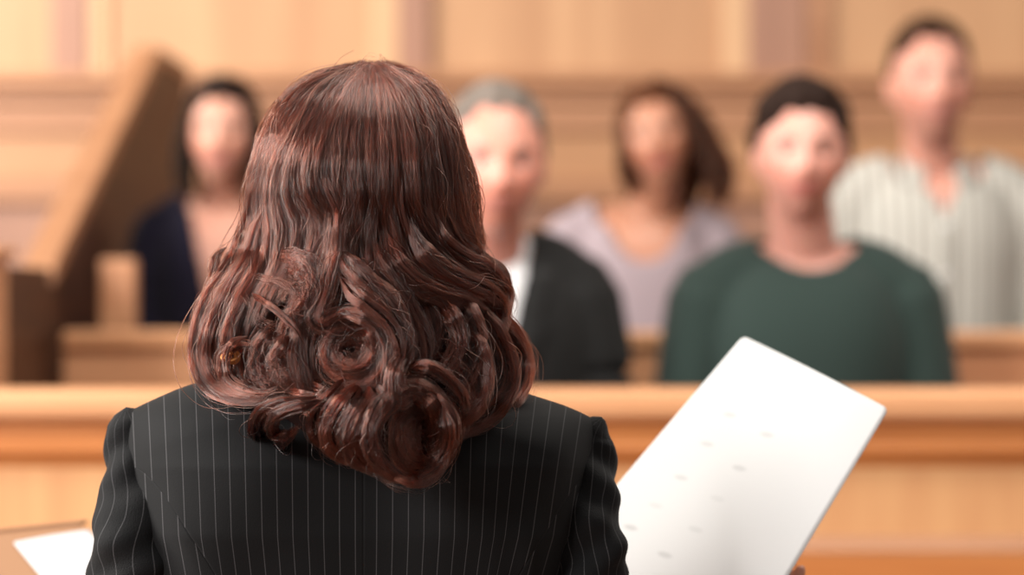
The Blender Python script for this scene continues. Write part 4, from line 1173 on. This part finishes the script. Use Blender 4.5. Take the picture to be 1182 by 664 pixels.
# loose single hairs
def fly(pts, lift=0.004, jit=6, n=1, r0=.00006):
    for _ in range(n):
        q = [(a + random.gauss(0, jit), b + random.gauss(0, jit)) for a, b in pts]
        H.strand(np.array([P(a, b, D0 - float(hsurf(a, b)) - lift - random.random()*.006) for a, b in catmull(q, 12)]), r0=r0)
for _ in range(420):
    s = random.uniform(0, 8.99); p = guide(s); i = random.randint(0, 5)
    fly(p[i:i+4].tolist(), jit=3.5)
for base, n in (([(560,300),(582,312),(592,335),(588,365)], 14), ([(585,370),(605,392),(614,420),(606,448)], 26), ([(590,380),(618,405),(622,440),(612,470)], 5),
                ([(262,310),(245,330),(232,352),(222,372)], 18), ([(250,330),(232,345),(222,366),(224,395)], 10), ([(228,400),(222,425),(230,445)], 8),
                ([(410,85),(425,71),(448,74)], 10), ([(425,78),(436,68),(452,76),(470,90)], 8), ([(400,84),(418,70),(432,72)], 8), ([(340,120),(300,158),(288,200)], 8),
                ([(295,480),(292,500),(305,518),(322,520)], 10), ([(430,545),(455,562),(485,565),(510,545)], 14), ([(360,480),(366,515),(400,540)], 8),
                ([(520,520),(550,505),(585,480)], 8), ([(380,350),(410,340),(445,360),(465,400)], 30), ([(300,320),(330,330),(350,360),(340,400)], 40), ([(280,340),(300,370),(330,380)], 20),
                ([(500,420),(530,430),(555,460)], 26), ([(470,440),(500,470),(500,520)], 24), ([(400,430),(430,450),(480,450)], 20)):
    fly(base, jit=3.5 if n > 12 else 3.0, n=n, lift=.01)

# dense inner body of hair under the locks
V = []; Fc = []; rows = np.linspace(80, 520, 60); n = 48
for y in rows:
    Lx, Rx = np.interp(y, hy, hL), np.interp(y, hy, hR); ins = 6 if y > 130 else 4
    if y > 300: ins = 14
    if y > 455: ins = 24 + (y-455)*.3
    c_, w_ = (Lx+Rx)/2, max(4, (Rx-Lx)/2 - ins); D = float(np.interp(y, hy, hD)) - (.016 if y > 120 else .008)
    front = np.interp(y, [80, 120, 250, 330, 400, 520], [.02, .05, .06, .05, .01, -.035])
    for j in range(n):
        a = 2*math.pi*j/n; s_ = math.sin(a)
        px = c_ + w_*math.cos(a); dd = D*abs(s_)**.8 if s_ > 0 else -front*abs(s_)**.8
        if y > 400: dd = max(dd, .035)
        V.append(P(px, y, D0 - dd))
m_ = len(rows)
for i in range(m_-1):
    for j in range(n): k = (j+1) % n; Fc.append((i*n+j, i*n+k, (i+1)*n+k, (i+1)*n+j))
Fc.append(tuple(range(n))); Fc.append(tuple(range((m_-1)*n, m_*n))[::-1])
M['core'] = plain('auburn_hair_inner', (0.016, 0.005, 0.004), 0.8, 0.15)
M['auburn'] = hair_mat('auburn_hair_strands', (0.058, 0.0135, 0.0080), 0.19, 0.28, 0.0, 0.16)
core = H.build(wroot, M['core'], M['auburn'], extra=(np.array([v[:] for v in V]), Fc))

# gold knot earring glimpsed through the curls
acc = Acc(); c = Vector(HP(267, 412, .021))
for k in range(6):
    R3 = Matrix.Rotation(k*1.05, 3, 'Y') @ Matrix.Rotation(.5 + k*.4, 3, 'X'); rk = .0062 - k*.0006; pts = [c + Vector((.0012*(k%3-1), 0, .001*(k%2))) + R3 @ Vector((rk*math.cos(a), rk*math.sin(a), .0)) for a in np.linspace(0, 6.1, 14)]
    limb(acc, pts, [.0012]*14, n=8)
M['gold'] = plain('gold', (0.60, 0.27, 0.09), 0.5, metal=0.5)
link('earring', acc.mesh('earring'), M['gold'], wroot)

# ------------------------------------------------------------------ camera and light
cam = bpy.data.cameras.new('camera'); co = bpy.data.objects.new('camera', cam); COL.objects.link(co); SC.camera = co
co.location = (0, 0, CZ); co.rotation_euler = (math.pi/2, 0, 0)
cam.sensor_width = 36; cam.lens = F / 1182 * 36; cam.clip_start = 0.05
cam.dof.use_dof = True; cam.dof.focus_distance = 2.05; cam.dof.aperture_fstop = 3.0

def area(name, loc, target, size, power, col):
    l = bpy.data.lights.new(name, 'AREA'); l.shape = 'RECTANGLE'; l.size, l.size_y = size; l.energy = power; l.color = col
    o = bpy.data.objects.new(name, l); COL.objects.link(o); o.location = loc
    o.rotation_euler = (Vector(target) - Vector(loc)).to_track_quat('-Z', 'Y').to_euler(); return o
area('window_light', (-3.6, 2.4, 2.7), (0.3, 4.8, 1.4), (2.2, 2.2), 300, (1.0, 0.96, 0.90))
area('room_window_light', (-3.4, -1.2, 3.0), (0.1, 2.3, 1.3), (1.3, 1.3), 175, (1.0, 0.97, 0.93))
area('ceiling_light', (0.6, 3.1, 3.6), (0.3, 4.6, 1.2), (2.5, 1.2), 90, (1.0, 0.93, 0.84))
area('wall_window_light', (-2.6, 5.6, 3.2), (-1.6, 7.2, 2.1), (1.2, 1.2), 85, (1.0, 0.95, 0.86))
w = bpy.data.worlds.new('room_light'); SC.world = w; w.use_nodes = True
w.node_tree.nodes['Background'].inputs[0].default_value = (1.0, 0.93, 0.87, 1); w.node_tree.nodes['Background'].inputs[1].default_value = 0.33
vs = SC.view_settings; vs.view_transform = 'Standard'; vs.look = 'None'; vs.exposure = 0.0; vs.gamma = 1.0; vs.use_curve_mapping = False
SC.cycles.use_denoising = True
